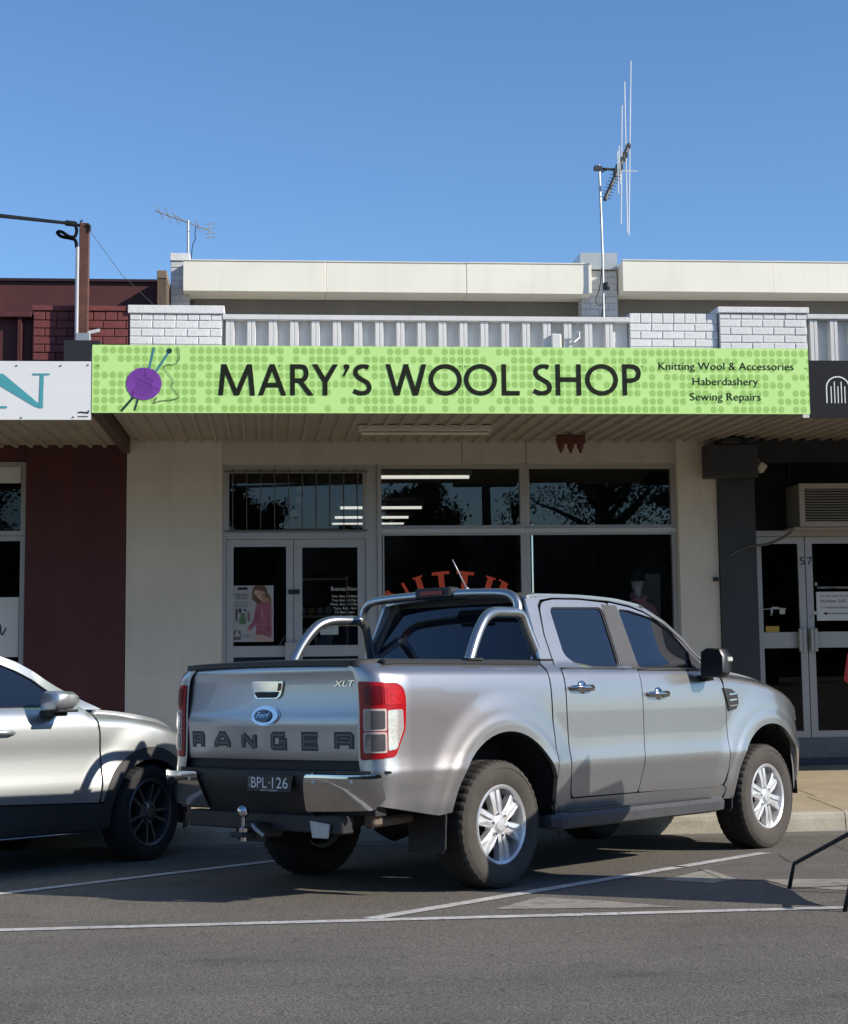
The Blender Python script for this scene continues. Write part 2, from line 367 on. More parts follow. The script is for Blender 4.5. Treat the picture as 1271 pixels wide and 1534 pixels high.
# ------------------------------------------------------------------ building pieces
YW = 17.7
def bricks(part, X0, X1, z0, z1, Y, depth, brick_m, mortar_m, header=0, seed=1, side=None):
    """brick face: mortar backing + one object per brick (children of part); header = height of top course of short bricks"""
    rnd_ = random.Random(seed); bh, bl, j = .086, .24, .009
    top = z1-header; rows = int((top-z0)/bh)
    zz = top
    cache = {}
    def br(xa, xb, za, zb):
        key = (round(xb-xa, 3), round(zb-za, 3))
        m_ = cache.get(key)
        if m_ is None:
            m = MB(); m.bbox(0, xb-xa-j, 0, .05, 0, zb-za-j, .005); o = obj('brick', m, brick_m, part); cache[key] = o
        else: o = bpy.data.objects.new('brick', m_.data); col.objects.link(o); o.parent = part
        o.matrix_parent_inverse = Matrix(); o.location = (xa+j/2, Y+rnd_.uniform(-.003, .002), za+j/2)
    if header:
        n = round((X1-X0)/.117)
        for i in range(n): br(X0+(X1-X0)*i/n, X0+(X1-X0)*(i+1)/n, top, z1)
    r = 0
    while zz-bh > z0-.001:
        x = X0-(bl/2 if r % 2 else 0)
        while x < X1-.01:
            a, b = max(x, X0), min(x+bl, X1)
            if b-a > .03: br(a, b, zz-bh, zz)
            x += bl
        zz -= bh; r += 1
def brickpier(name, root, X0, X1, z0, z1, Y, depth, bm_, mm_, header=0, seed=1):
    m = MB(); m.box(X0+.004, X1-.004, Y+.008, Y+depth, z0-.5, z1-.004); p = obj(name, m, mm_, root)
    bricks(p, X0, X1, z0, z1, Y, depth, bm_, mm_, header, seed); return p
def frame(mb, x0, x1, z0, z1, y0, y1, wd):
    mb.box(x0, x1, y0, y1, z1-wd, z1); mb.box(x0, x1, y0, y1, z0, z0+wd); mb.box(x0, x0+wd, y0, y1, z0+wd, z1-wd); mb.box(x1-wd, x1, y0, y1, z0+wd, z1-wd)
def window(root, x0, x1, z0, z1, Y, wd=.045, glass=None, fm=None):
    m = MB(); frame(m, x0, x1, z0, z1, Y, Y+.09, wd); f = obj('window', m, fm or ALU, root)
    g = MB(); g.box(x0+wd-.004, x1-wd+.004, Y+.04, Y+.046, z0+wd-.004, z1-wd+.004); obj('pane', g, glass or PANE, f); return f
def door(root, x0, x1, z0, z1, Y, mid0, mid1, hinge_right, st=.075, glass=None):
    m = MB(); frame(m, x0, x1, z0, z1, Y, Y+.05, st); m.box(x0+st, x1-st, Y+.004, Y+.046, mid0, mid1)
    d = obj('door', m, ALU, root)
    for a, b in ((z0+st, mid0), (mid1, z1-st)):
        g = MB(); g.box(x0+st-.004, x1-st+.004, Y+.02, Y+.026, a-.004, b+.004); obj('pane', g, glass or PANE, d)
    return d

# ------------------------------------------------------------------ wool shop
shop = thing('wool_shop', 'cream rendered shop with white brick parapet, silver-framed windows and ribbed awning', 'shop', (1.7, YW, .25))
FL = .54
m = MB(); m.box(-1.43, -.44, YW, YW+.3, .2, 4.0); obj('wall', m, RENDER, shop)
m = MB(); m.box(4.42, 4.845, YW-.06, YW+.3, .2, 4.0); obj('pilaster', m, RENDER, shop)
for a, b in ((-.44, 2.098), (2.104, 2.79), (2.796, 4.42)):
    m = MB(); m.bbox(a, b, YW+.015, YW+.12, 3.495 if a > 1 else 3.49, 3.98, .003); obj('header_panel', m, HEADER, shop)
m = MB(); m.box(-.44, 1.18, YW+.05, YW+.4, .2, FL-.01); obj('door_step', m, GREYW, shop)
m = MB(); m.box(1.18, 4.42, YW+.03, YW+.2, .2, 1.0); obj('stall_riser', m, RENDER, shop)
YF = YW+.04
# door set
m = MB()
for a, b in ((-.44, -.40), (1.07, 1.185)): m.box(a, b, YF-.01, YF+.09, FL, 3.49)
m.box(-.40, 1.07, YF-.006, YF+.09, 2.70, 2.765); m.box(-.40, 1.07, YF-.006, YF+.09, 3.43, 3.49)
obj('door_frame', m, ALU, shop)
trans = window(shop, -.40, 1.07, 2.766, 3.429, YF+.003, .03)
BARM = M('dull_bar', (.16, .155, .14), .6, .3)
for k in range(10):
    m = MB(); x = -.33+k*.146; m.tube([(x, YF-.02, 2.77), (x, YF-.02, 3.44)], .0042, 6); m.box(x-.012, x+.012, YF-.022, YF+.002, 3.42, 3.436); obj('security_bar', m, BARM, trans)
m = MB(); m.tube([(-.42, YF-.021, 2.785), (1.09, YF-.021, 2.785)], .007, 6); m.tube([(-.42, YF-.021, 3.41), (1.09, YF-.021, 3.41)], .007, 6); obj('security_rail', m, BARM, trans)
dl = door(shop, -.396, .305, FL, 2.696, YF+.01, 1.47, 1.585, False); dr = door(shop, .312, 1.066, FL, 2.696, YF+.01, 1.47, 1.585, True, .085)
for d, x in ((dl, .262), (dr, .352)):
    m = MB(); m.bbox(x-.045, x+.045, YF-.04, YF+.004, 1.40, 1.62, .004); obj('push_plate', m, ALU, d)
m = MB(); m.bbox(.25, .37, YF-.004, YF+.006, 2.12, 2.17, .002); pl_ = obj('closing_plate', m, BLK, dr)
for z in (2.06, 1.78):
    m = MB(); m.lathe([(0, .018), (.014, .016), (.016, 0)], lambda u, v, d, z=z: (.355+u, YF+.008-d, z+v), 14); obj('lock', m, STEEL, dr)
# opening hours lettering on the glass
mp = XZ(YF+.028); WV = M('white_vinyl', (.6, .6, .58), .6, var=.05)
m = MB(); text(m, 'Business Hours', .70, 2.155, .99, .042, mp); obj('hours_heading', m, WV, dr)
for i, s in enumerate(('Mon. 8am - 4.30pm', 'Tues. 8am - 4.30pm', 'Weds. 8am - 12.30pm', 'Thurs. 8am - 4pm', 'Fri. 8am - 4pm', 'Sat. 8am - 12pm')):
    m = MB(); text(m, s, .845, 2.085-i*.042, None, .024, mp, align='c'); obj('hours_line', m, WV, dr)
w1 = window(shop, 1.186, 2.775, 2.786, 3.492, YF, .05); w2 = window(shop, 2.776, 4.418, 2.786, 3.492, YF+.002, .05)
w3 = window(shop, 1.186, 2.775, 1.0, 2.782, YF, .05); w4 = window(shop, 2.776, 4.418, 1.0, 2.782, YF+.002, .05)
m = MB(); m.box(1.187, 2.774, YF-.02, YF-.001, 2.757, 2.80); m.box(2.777, 4.417, YF-.02, YF+.001, 2.757, 2.80); obj('transom_bar', m, M('light_aluminium', (.55, .54, .51), .4, .3, var=.04), shop)
m = MB(); m.box(1.19, 1.235, YF-.03, YF-.001, 1.0, 3.49); m.box(1.245, 1.262, YF-.015, YF-.002, 1.0, 2.75); obj('window_stile', m, ALU, shop)
# KNITTING arched on the lower pane (letter strokes in unit boxes)
UL = {'K': [[(0, 0), (0, 1)], [(.02, .42), (.75, 1)], [(.28, .6), (.8, 0)]], 'N': [[(0, 0), (0, 1)], [(0, 1), (.8, 0)], [(.8, 0), (.8, 1)]],
      'I': [[(.1, 0), (.1, 1)]], 'T': [[(.35, 0), (.35, 1)], [(0, .97), (.7, .97)]], 'G': [[(.8, .8), (.6, .97), (.35, 1), (.1, .8), (0, .5), (.1, .2), (.35, 0), (.6, .03), (.8, .2), (.8, .45), (.5, .45)]]}
C0 = onY(679, 875, YF+.04); rad = 1.15; cz = C0.z-rad
for i, ch in enumerate('KNITTING'):
    m = MB(); an = (i-3.5)*11.9; a = R_(an); hh = .26
    for k, st in enumerate(UL[ch]):
        wid = max(p[0] for s_ in UL[ch] for p in s_)
        pts = [((p[0]-wid/2)*.27, (p[1]-.5)*hh) for p in st]
        pts = [(C0.x+(u)*math.cos(a)+(rad+v)*math.sin(a), cz-u*math.sin(a)+(rad+v)*math.cos(a)) for u, v in pts]
        m.ribbon(pts, (.062 if ch in 'IT' and k == 0 else .034 if ch == 'T' else .03 if k != 1 else .055), XZ(YF+.036), .001+.0006*k)
        if ch in 'INKT' and k == 0:
            for vv in ((-.5*hh, .5*hh) if ch != 'T' else (-.5*hh,)):
                u0 = pts[0] if vv < 0 else pts[-1]; t = Vector((math.cos(a), -math.sin(a)))*.055
                m.ribbon([Vector(u0)-t, Vector(u0)+t], .018, XZ(YF+.036), .003)
    obj('window_letter', m, M('red_vinyl', (.80, .085, .02), .55, var=.1, scale=12), w3)
# interior
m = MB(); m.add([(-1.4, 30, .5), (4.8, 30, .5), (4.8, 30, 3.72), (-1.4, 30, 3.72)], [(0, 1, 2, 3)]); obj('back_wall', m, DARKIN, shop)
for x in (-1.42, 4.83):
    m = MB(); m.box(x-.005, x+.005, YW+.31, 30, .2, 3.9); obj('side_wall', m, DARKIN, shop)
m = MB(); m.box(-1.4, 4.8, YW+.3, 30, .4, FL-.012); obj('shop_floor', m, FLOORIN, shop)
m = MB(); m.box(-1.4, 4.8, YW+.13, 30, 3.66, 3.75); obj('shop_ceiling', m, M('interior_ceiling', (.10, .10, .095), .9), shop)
# awning
XA0, XA1 = -1.48, 4.85
def awning(root, x0, x1, zs, name='awning_soffit'):
    m = MB(); P = []; x = x0; pit = .152
    while x < x1:
        for dx, dz in ((0, 0), (.088, 0), (.1, -.03), (.128, -.03), (.14, 0)):
            if x+dx <= x1: P.append((x+dx, zs+dz))
        x += pit
    P.append((x1, zs)); n = len(P)
    zq = lambda z, y: z-.035*(YW-y)/3.2
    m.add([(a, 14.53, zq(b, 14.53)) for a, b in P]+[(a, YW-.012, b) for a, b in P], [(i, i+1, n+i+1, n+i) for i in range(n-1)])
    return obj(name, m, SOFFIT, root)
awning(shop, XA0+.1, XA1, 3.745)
m = MB(); m.box(XA0, XA1, 14.50, YW-.001, 4.02, 4.06); obj('awning_roof', m, WSHEET, shop)
m = MB(); m.box(XA0, XA1, 14.49, 14.525, 3.60, 4.16); obj('awning_fascia', m, WSHEET, shop)
m = MB(); m.box(-1.478, -1.40, 14.53, YW-.005, 3.60, 4.01); obj('awning_beam', m, M('brown_beam', (.07, .04, .03), .7), shop)
m = MB(); m.box(4.78, 4.838, 14.46, 14.488, 3.563, 3.592); obj('fascia_end_cap', m, WSHEET, shop)
# parapet
p1 = brickpier('brick_pier', shop, -1.412, -.44, 4.56, 5.075, YW-.08, .3, WHITEBRICK, WMORTAR, .07, 3)
m = MB(); m.bbox(-1.43, -.42, YW-.10, YW+.24, 5.078, 5.165, .006); obj('coping', m, WHITEBRICK, shop)
p2 = brickpier('brick_pier', shop, 3.94, 4.918, 4.56, 5.13, YW-.05, .3, WHITEBRICK, WMORTAR, .115, 4)
p3 = brickpier('brick_pier', shop, 4.925, 5.905, 4.56, 5.125, YW-.09, .3, WHITEBRICK, WMORTAR, .065, 5)
m = MB(); m.bbox(4.905, 5.925, YW-.11, YW+.24, 5.128, 5.195, .006); obj('coping', m, WHITEBRICK, shop)
def ribsheet(root, x0, x1, z0, z1, Y, mat, pit=.226, name='parapet_sheet', rw=.105, dp=.085):
    m = MB(); m.box(x0, x1, Y+dp+.002, Y+dp+.06, z0, z1); sh = obj(name, m, mat, root)
    n = int((x1-x0)/pit+.5); src = None
    for k in range(n):
        x = x0+.02+k*pit
        if src is None:
            r = MB(); pr = [(0, dp+.001), (.012, 0), (rw*.44, .0), (rw*.5, .007), (rw*.56, 0), (rw-.012, 0), (rw, dp+.001)]
            r.prism(pr, lambda u, v, d: (u, v, d), z0+.002, z1-.002); src = obj('sheet_rib', r, mat, sh); src.matrix_parent_inverse = Matrix(); src.location = (x, Y, 0)
        else: o = bpy.data.objects.new('sheet_rib', src.data); col.objects.link(o); o.parent = sh; o.location = (x, Y, 0)
    c = MB(); c.bbox(x0-.004, x1+.004, Y-.025, Y+.15, z1+.002, z1+.055, .004); obj('cap_flashing', c, mat, root); return sh
ribsheet(shop, -.436, 3.93, 4.1, 5.02, YW-.06, WSHEET, .2265)
m = MB(); m.bbox(3.07, 3.18, YW-.115, YW-.06, 4.5, 4.885, .012); obj('vent_cover', m, WSHEET, shop)
m = MB(); m.tube([(3.39, YW-.07, 4.84), (3.36, YW-.15, 4.83), (3.30, YW-.17, 4.78)], .014, 8); m.tube([(3.37, YW-.12, 4.83), (3.37, YW-.12, 4.90)], .012, 8); m.tube([(3.34, YW-.12, 4.9), (3.40, YW-.12, 4.9)], .011, 8); obj('tap', m, STEEL, shop)
# upper roof
for a, b, y0, z0, z1 in ((-1.02, .78, 21, 6.03, 6.42), (.783, 2.58, 21.003, 6.031, 6.421), (2.583, 4.205, 21, 6.03, 6.424), (4.61, 6.6, 20.98, 6.07, 6.475), (6.603, 9.0, 20.984, 6.07, 6.476), (9.003, 16, 20.98, 6.07, 6.475)):
    m = MB(); m.bbox(a, b, y0, 21.6, z0, z1, .004); m.box(a+.002, b-.002, y0-.012, y0+.02, z1+.0005, z1+.012); obj('roof_fascia', m, FASC, shop)
m = MB(); m.box(-.9, 4.12, 21.5, 22.9, 4.3, 6.026); obj('upper_wall', m, GREYW, shop)
m = MB(); m.box(4.56, 16, 21.5, 22.9, 4.3, 6.066); obj('upper_wall', m, GREYW, shop)
m = MB(); m.box(-1.4, 16, YW+.31, 21.5, 4.0, 4.1); obj('lower_roof', m, WSHEET, shop)
m = MB(); m.box(-1.4, 16, 21.62, 30.2, 6.05, 6.12); obj('upper_roof', m, WSHEET, shop)
m = MB(); m.box(-1.43, -1.36, YW+.3, 30.2, .2, 5.05); obj('party_wall', m, GREYW, shop)
chl = brickpier('chimney_pier', shop, -1.19, -.95, 5.3, 6.46, 21.22, .5, M('grey_painted_block', (.56, .56, .55), .8, var=.12, scale=6, bump=.4), WMORTAR, 0, 8)
m = MB(); m.bbox(-1.195, -.945, 21.2, 21.74, 6.462, 6.56, .005); obj('pier_cap', m, WHITEBRICK, shop)
chr_ = brickpier('chimney_pier', shop, 4.11, 4.60, 5.3, 6.40, 21.25, .5, M('grey_painted_block', (.5, .5, .5)), WMORTAR, 0, 9)
m = MB(); m.prism([(21.18, 6.403), (21.18, 6.62), (21.9, 6.62), (22.1, 6.403)], lambda u, v, d: (d, u, v), 4.10, 4.585); obj('pier_cap', m, M('grey_flashing', (.48, .5, .49), .4, .4), shop)

# ------------------------------------------------------------------ maroon shop
rs = thing('maroon_shop', 'dark maroon shopfront with maroon brick parapet beside the cream wall', 'shop', (-4, YW, .25))
m = MB(); m.box(-2.465, -1.437, YW, YW+.3, .2, 4.0); obj('wall', m, RED, rs)
m = MB(); m.box(-8, -2.47, YW+.01, YW+.3, 3.53, 4.0); obj('header_panel', m, RED, rs)
m = MB(); m.box(-8, -2.47, YW+.01, YW+.3, .2, 1.0); obj('stall_riser', m, RED, rs)
wl = window(rs, -5.2, -2.47, 2.75, 3.52, YW+.05, .05, PANEL_T); wl2 = window(rs, -5.2, -2.47, 1.0, 2.745, YW+.05, .05, PANEL_T)
m = MB(); m.box(-5.14, -2.53, YW+.082, YW+.088, 3.30, 3.468); obj('white_film', m, PAPER, wl)
m = MB(); m.box(-5.14, -2.53, YW+.082, YW+.088, 1.50, 2.115); fl_ = obj('white_film', m, PAPER, wl2)
m = MB(); mp = XZ(YW+.08)
m.ribbon(catm([(-2.80, 1.74), (-2.765, 1.80), (-2.755, 1.74), (-2.75, 1.80), (-2.715, 1.83), (-2.705, 1.75), (-2.685, 1.735), (-2.655, 1.80)], 6), .014, mp, .002); m.ribbon([(-2.735, 1.70), (-2.73, 1.66), (-2.74, 1.63)], .009, mp, .003)
obj('script_lettering', m, BLK, fl_)
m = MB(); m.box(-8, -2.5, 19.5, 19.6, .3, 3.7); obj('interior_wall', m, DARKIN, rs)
m = MB(); m.box(-8, -1.44, YW+.31, 30, 4.0, 4.1); obj('lower_roof', m, RED, rs)
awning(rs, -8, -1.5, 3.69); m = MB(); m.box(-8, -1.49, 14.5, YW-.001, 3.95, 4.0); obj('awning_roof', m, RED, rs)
m = MB(); m.box(-8, -1.49, 14.492, 14.525, 3.56, 4.0); obj('awning_fascia', m, RED, rs)
brickpier('brick_pier', rs, -2.41, -1.42, 4.56, 5.10, YW-.07, .3, REDB, REDM, .10, 11)
m = MB(); m.bbox(-2.42, -1.432, YW-.085, YW+.24, 5.102, 5.155, .004); obj('coping', m, REDB, rs)
ribsheet(rs, -8, -2.43, 4.1, 5.03, YW-.05, RED, .30, rw=.06, dp=.08)
m = MB(); m.box(-8, -1.31, 21, 21.2, 5.0, 6.13); obj('upper_fascia', m, RED, rs)
m = MB(); m.box(-8, -1.31, 20.96, 21.24, 6.132, 6.165); obj('upper_flashing', m, M('dark_flashing', (.03, .012, .012), .5), rs)
zpw = onY(246, 405, 20.45).z; m = MB(); m.box(-1.305, -1.197, 20.45, 21.6, 4.8, zpw-.10); pw = obj('party_wall', m, M('brown_brick', (.11, .075, .05), .85, var=.3, scale=12, bump=.5), rs)
for k in range(9):
    m = MB(); m.bbox(-1.31, -1.192, 20.44+k*.128, 20.44+k*.128+.12, zpw-.098, zpw, .004); obj('capping_brick', m, M('brown_brick2', (.2, .15, .10), .85, var=.3, scale=12), pw)

# ------------------------------------------------------------------ shop at number 57
gs = thing('charcoal_shop', 'charcoal shopfront numbered 57 with aluminium double doors', 'shop', (7, YW, .25))
m = MB(); m.box(4.85, 5.252, YW-.10, YW+.3, .2, 4.0); obj('pilaster', m, DGREY, gs)
m = MB(); m.bbox(4.68, 5.23, YW-.34, YW-.102, 3.31, 3.66, .006); obj('beam_box', m, DGREY, gs)
m = MB(); m.bbox(4.80, 5.0, YW-.5, YW-.3, 3.662, 3.72, .01); obj('beam_bracket', m, BLK, gs)
YD = YW+.10
m = MB(); m.box(5.253, 16, YW+.0, YW+.3, 3.50, 4.0); obj('header_panel', m, M('charcoal_header', (.02, .021, .023), .6), gs)
m = MB(); m.box(5.253, 5.285, YD-.02, YD+.1, FL, 3.5); m.box(5.285, 16, YD-.02, YD+.1, 2.705, 2.765); obj('door_frame', m, ALU, gs)
m = MB(); m.box(5.255, 5.68, YD+.03, YD+.04, 2.767, 3.498); m.box(6.45, 16, YD+.03, YD+.04, 2.767, 3.498); m.box(5.68, 6.45, YD+.03, YD+.04, 3.245, 3.498); obj('upper_panel', m, M('black_glass', (.006, .006, .007), .5, spec=.2), gs)
m = MB(); m.box(5.70, 5.715, YD+.0, YD+.028, 3.26, 3.498); obj('glazing_bar', m, BLK, gs)
d1 = door(gs, 5.287, 5.842, FL, 2.70, YD, 1.50, 1.67, False, .075, PANEL_T); d2 = door(gs, 5.852, 6.6, FL, 2.70, YD, 1.50, 1.67, True, .075, PANEL_T)
for d, x0, x1 in ((d1, 5.73, 5.808), (d2, 5.858, 5.936)):
    m = MB()
    m.bbox(x0, (x0+x1)/2-.002, YD-.075, YD-.035, 1.46, 1.71, .006); m.bbox((x0+x1)/2+.002, x1, YD-.075, YD-.035, 1.46, 1.71, .006); m.box(x0+.02, x1-.02, YD-.036, YD-.001, 1.52, 1.65); obj('push_plate', m, ALU, d)
for d, s, x in ((d1, '5', 5.785), (d2, '7', 5.868)):
    m = MB(); text(m, s, x, 2.395, x+.058, .085, XZ(YD), .004); obj('house_number', m, BLK, d)
m = MB(); m.lathe([(0, .016), (.013, .014), (.015, 0)], lambda u, v, d: (5.895+u, YD-d, 1.83+v), 14); obj('lock', m, STEEL, d2)
m = MB(); m.box(6.605, 16, YD, YD+.05, FL, 2.70); obj('side_glazing', m, M('black_glass', (.008, .008, .01)), gs)
m = MB(); m.box(5.253, 16, YW+.02, YW+.5, .2, .33); obj('plinth', m, M('bluestone', (.05, .055, .06), .7, var=.2, scale=9), gs)
m = MB(); m.box(5.253, 16, YW+.05, YW+.5, .332, FL-.003); obj('tiled_step', m, M('grey_tile', (.15, .145, .135), .5, var=.25, scale=14), gs)
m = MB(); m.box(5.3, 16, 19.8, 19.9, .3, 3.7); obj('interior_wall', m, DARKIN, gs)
awning(gs, 4.855, 16, 3.77); m = MB(); m.box(4.856, 16, 14.5, YW-.001, 4.0, 4.04); obj('awning_roof', m, DGREY, gs)  # lengthened out of view to the right to keep sun off the doors
m = MB(); m.box(4.856, 16, 14.492, 14.525, 3.57, 4.04); obj('awning_fascia', m, DGREY, gs)
ribsheet(gs, 5.915, 16, 4.1, 5.07, YW-.06, WSHEET, .226)
# notices on the doors of 57
m = MB(); m.box(5.955, 6.5, YD-.006, YD-.002, 1.79, 2.10)
nt_ = tag(obj('notice', m, PAPER), 'white paper notice with black arrow taped on the right glass door of 57', 'notice')
m = MB(); mp = XZ(YD-.006)
for i, s in enumerate(('For any enquiries please', 'Number 540 7', 'or telephone below')): text(m, s, 6.0, 2.045-i*.062, None, .026+(.012 if i == 1 else 0), mp, .002)
m.box(6.06, 6.42, YD-.0085, YD-.0075, 1.862, 1.870); m.flat([(6.02, 1.866), (6.065, 1.885), (6.065, 1.847)], mp, .003); obj('print', m, BLK, nt_)
m = MB(); text(m, 'CURRENTLY WORKING', 5.97, 2.135, None, .022, XZ(YD-.003), .002); text(m, '8', 5.945, 2.165, None, .04, XZ(YD-.003), .002); obj('door_lettering', m, M('white_vinyl', (.6, .6, .58)), d2)
m = MB(); m.box(5.385, 5.53, YD-.004, YD-.001, 1.672, 1.735); st_ = tag(obj('sticker', m, M('yellow_sticker', (.55, .33, .05), .6)), 'small yellow sticker low on the left glass door of 57', 'sticker')
m = MB(); text(m, 'No Cash', 5.425, 1.712, None, .016, XZ(YD-.004), .0015); text(m, 'Kept on Premises', 5.395, 1.685, 5.52, .015, XZ(YD-.004), .0015); obj('print', m, BLK, st_)
for (a, b, c, d_, g, lb) in ((5.54, 5.60, 1.865, 1.93, 'PULL', 'small white card hung on the left glass door of 57'), (5.915, 5.975, 1.858, 1.893, 'Pull', 'small pale door card beside the arrow notice')):
    m = MB(); m.bbox(a, b, YD-.012, YD-.008, c, d_, .001); o = tag(obj('door_card', m, M('cream_card', (.5, .48, .38), .6)), lb, 'card')
m = MB(); m.tube([(5.34, YD-.02, 1.915), (5.44, YD-.02, 1.925), (5.52, YD-.02, 1.93), (5.61, YD-.02, 1.92)], .006, 6); m.tube([(5.445, YD-.02, 1.925), (5.45, YD-.02, 1.88), (5.44, YD-.02, 1.85)], [.016, .012, .006], 8); m.bbox(5.45, 5.53, YD-.03, YD-.012, 1.915, 1.945, .005)
tag(obj('door_chain', m, STEEL), 'metal latch and chain across the left glass door of 57', 'latch')
# ------------------------------------------------------------------ signs
YS = 14.48
def signmat():
    m = bpy.data.materials.new('dotted_green_print'); m.use_nodes = True; t = m.node_tree; b = t.nodes['Principled BSDF']; b.inputs['Roughness'].default_value = .42
    N = t.nodes.new; L = t.links.new; tc = N('ShaderNodeTexCoord')
    mp_ = N('ShaderNodeVectorMath'); mp_.operation = 'MULTIPLY_ADD'; mp_.inputs[1].default_value = (1/.0684, 0, 1/.0722); mp_.inputs[2].default_value = (1.47/.0684-.02, 0, -3.597/.0722-.02)
    L(tc.outputs['Object'], mp_.inputs[0])
    fl = N('ShaderNodeVectorMath'); fl.operation = 'FLOOR'; L(mp_.outputs[0], fl.inputs[0])
    fr = N('ShaderNodeVectorMath'); fr.operation = 'FRACTION'; L(mp_.outputs[0], fr.inputs[0])
    sb = N('ShaderNodeVectorMath'); sb.operation = 'SUBTRACT'; sb.inputs[1].default_value = (.5, 0, .5); L(fr.outputs[0], sb.inputs[0])
    ln = N('ShaderNodeVectorMath'); ln.operation = 'LENGTH'; L(sb.outputs[0], ln.inputs[0])
    lt = N('ShaderNodeMath'); lt.operation = 'LESS_THAN'; lt.inputs[1].default_value = .42; L(ln.outputs['Value'], lt.inputs[0])
    wn = N('ShaderNodeTexWhiteNoise'); wn.noise_dimensions = '3D'; L(fl.outputs[0], wn.inputs['Vector'])
    gt = N('ShaderNodeMath'); gt.operation = 'GREATER_THAN'; gt.inputs[1].default_value = .2; L(wn.outputs['Value'], gt.inputs[0])
    an = N('ShaderNodeMath'); an.operation = 'MULTIPLY'; L(lt.outputs[0], an.inputs[0]); L(gt.outputs[0], an.inputs[1])
    mx = N('ShaderNodeMix'); mx.data_type = 'RGBA'; mx.inputs[6].default_value = (.53, .81, .27, 1); mx.inputs[7].default_value = (.34, .575, .14, 1)
    L(an.outputs[0], mx.inputs[0]); L(mx.outputs[2], b.inputs['Base Color']); return m
sg = thing('shop_sign', "long green dotted fascia sign reading MARY'S WOOL SHOP", 'sign', (1.69, YS, 3.597))
m = MB(); m.box(-1.472, 1.73, YS-.012, YS+.008, 3.597, 4.187); obj('sign_board', m, signmat(), sg)
m = MB(); m.box(1.732, 4.848, YS-.012, YS+.008, 3.597, 4.187); obj('sign_board', m, bpy.data.materials['dotted_green_print'], sg)
SP = XZ(YS-.012)
def P2(x, y): q = onY(x, y, YS); return (q.x, q.z)
def ring(cx, cz, rx, rz, n=40): return [(cx+rx*math.cos(2*math.pi*i/n), cz+rz*math.sin(2*math.pi*i/n)) for i in range(n)]
GL = {'M': [[(.05, -.1), (.15, 1.1)], [(.10, 1.12), (.51, -.02)], [(.49, -.02), (.90, 1.12)], [(.85, 1.1), (.95, -.1)]], 'A': [[(.035, -.1), (.55, 1.12)], [(.45, 1.12), (.965, -.1)], [(.2, .33), (.8, .33)]],
      'R': [[(.1, -.1), (.1, 1.1)], catm([(.1, .925), (.42, .925), (.60, .88), (.67, .71), (.60, .54), (.42, .48), (.1, .48)], 4), [(.36, .50), (.96, -.1)]],
      'Y': [[(.035, 1.12), (.51, .42)], [(.965, 1.12), (.49, .42)], [(.5, .48), (.5, -.1)]], 'S': [catm([(.84, .89), (.66, .94), (.46, .93), (.24, .86), (.17, .73), (.28, .60), (.5, .51), (.78, .40), (.88, .25), (.78, .12), (.5, .065), (.28, .085), (.06, .15)], 5)],
      'W': [[(.035, 1.12), (.29, -.1)], [(.255, -.1), (.515, 1.02)], [(.485, 1.02), (.745, -.1)], [(.71, -.1), (.965, 1.12)]], 'L': [[(.13, 1.1), (.13, -.1)], [(.1, .07), (1, .07)]], 'H': [[(.09, -.1), (.09, 1.1)], [(.91, -.1), (.91, 1.1)], [(.09, .51), (.91, .51)]],
      'P': [[(.12, -.1), (.12, 1.1)], catm([(.12, .93), (.5, .93), (.77, .86), (.86, .71), (.77, .55), (.5, .48), (.12, .48)], 4)]}
INK = M('sign_ink', (.010, .013, .006), .7, var=.03, spec=.2)
def letters(spec, y0, y1, wd, mp, conv, mat, parent, name):
    for ch, xa, xb in spec:
        m = MB(); (ua, va), (ub, vb) = conv(xa, y1), conv(xb, y0)
        if ch == 'O': m.ribbon(ring((ua+ub)/2, (va+vb)/2, (ub-ua-wd)/2, (vb-va-wd*.9)/2), wd, mp, .003, True)
        elif ch == "'": m.flat([(ua+p[0]*(ub-ua), vb-(1-p[1])*.40*(vb-va)) for p in ((.3, 1), (.75, 1), (1, .88), (.95, .7), (.25, 0), (.02, .06), (.4, .55), (.15, .8))], mp, .003)
        else:
            for k, st in enumerate(GL[ch]):
                r = MB(); r.ribbon([(ua+p[0]*(ub-ua), va+p[1]*(vb-va)) for p in st], wd, lambda u, v, d: (u, min(max(v, -9), 9), d), 0)
                for f in r.f:                                       # flat ends: clip every quad to the letter band
                    P = [r.v[i][:2] for i in f]
                    for lim, sg_ in ((va, 1), (vb, -1)):
                        Q = []
                        for i in range(len(P)):
                            a, b = P[i], P[(i+1) % len(P)]; ia, ib = sg_*(a[1]-lim) >= 0, sg_*(b[1]-lim) >= 0
                            if ia: Q.append(a)
                            if ia != ib: t = (lim-a[1])/(b[1]-a[1]); Q.append((a[0]+t*(b[0]-a[0]), lim))
                        P = Q
                        if len(P) < 3: break
                    if len(P) >= 3: m.flat(P, mp, .003+.0006*k)
        obj(name, m, mat, parent)
letters([('M', 327.7, 382), ('A', 387.5, 428.5), ('R', 435, 471), ('Y', 467, 507.6), ("'", 513.5, 524), ('S', 528, 556.7), ('W', 578, 639), ('O', 642.7, 691.8), ('O', 695.5, 744.3), ('L', 752, 778), ('S', 798, 826.4), ('H', 833, 870), ('O', 877.3, 925.3), ('P', 933, 960.3)],
        546, 592.5, .040, SP, P2, INK, sg, 'letter')
for s, xa, xb, yb in (('Knitting Wool & Accessories', 987, 1189, 554), ('Haberdashery', 1038, 1136, 577), ('Sewing Repairs', 1034, 1140, 600)):
    m = MB(); (ua, va), (ub, _v) = P2(xa, yb), P2(xb, yb); text(m, s, ua, va, ub, .068, SP, .003); obj('small_lettering', m, INK, sg)
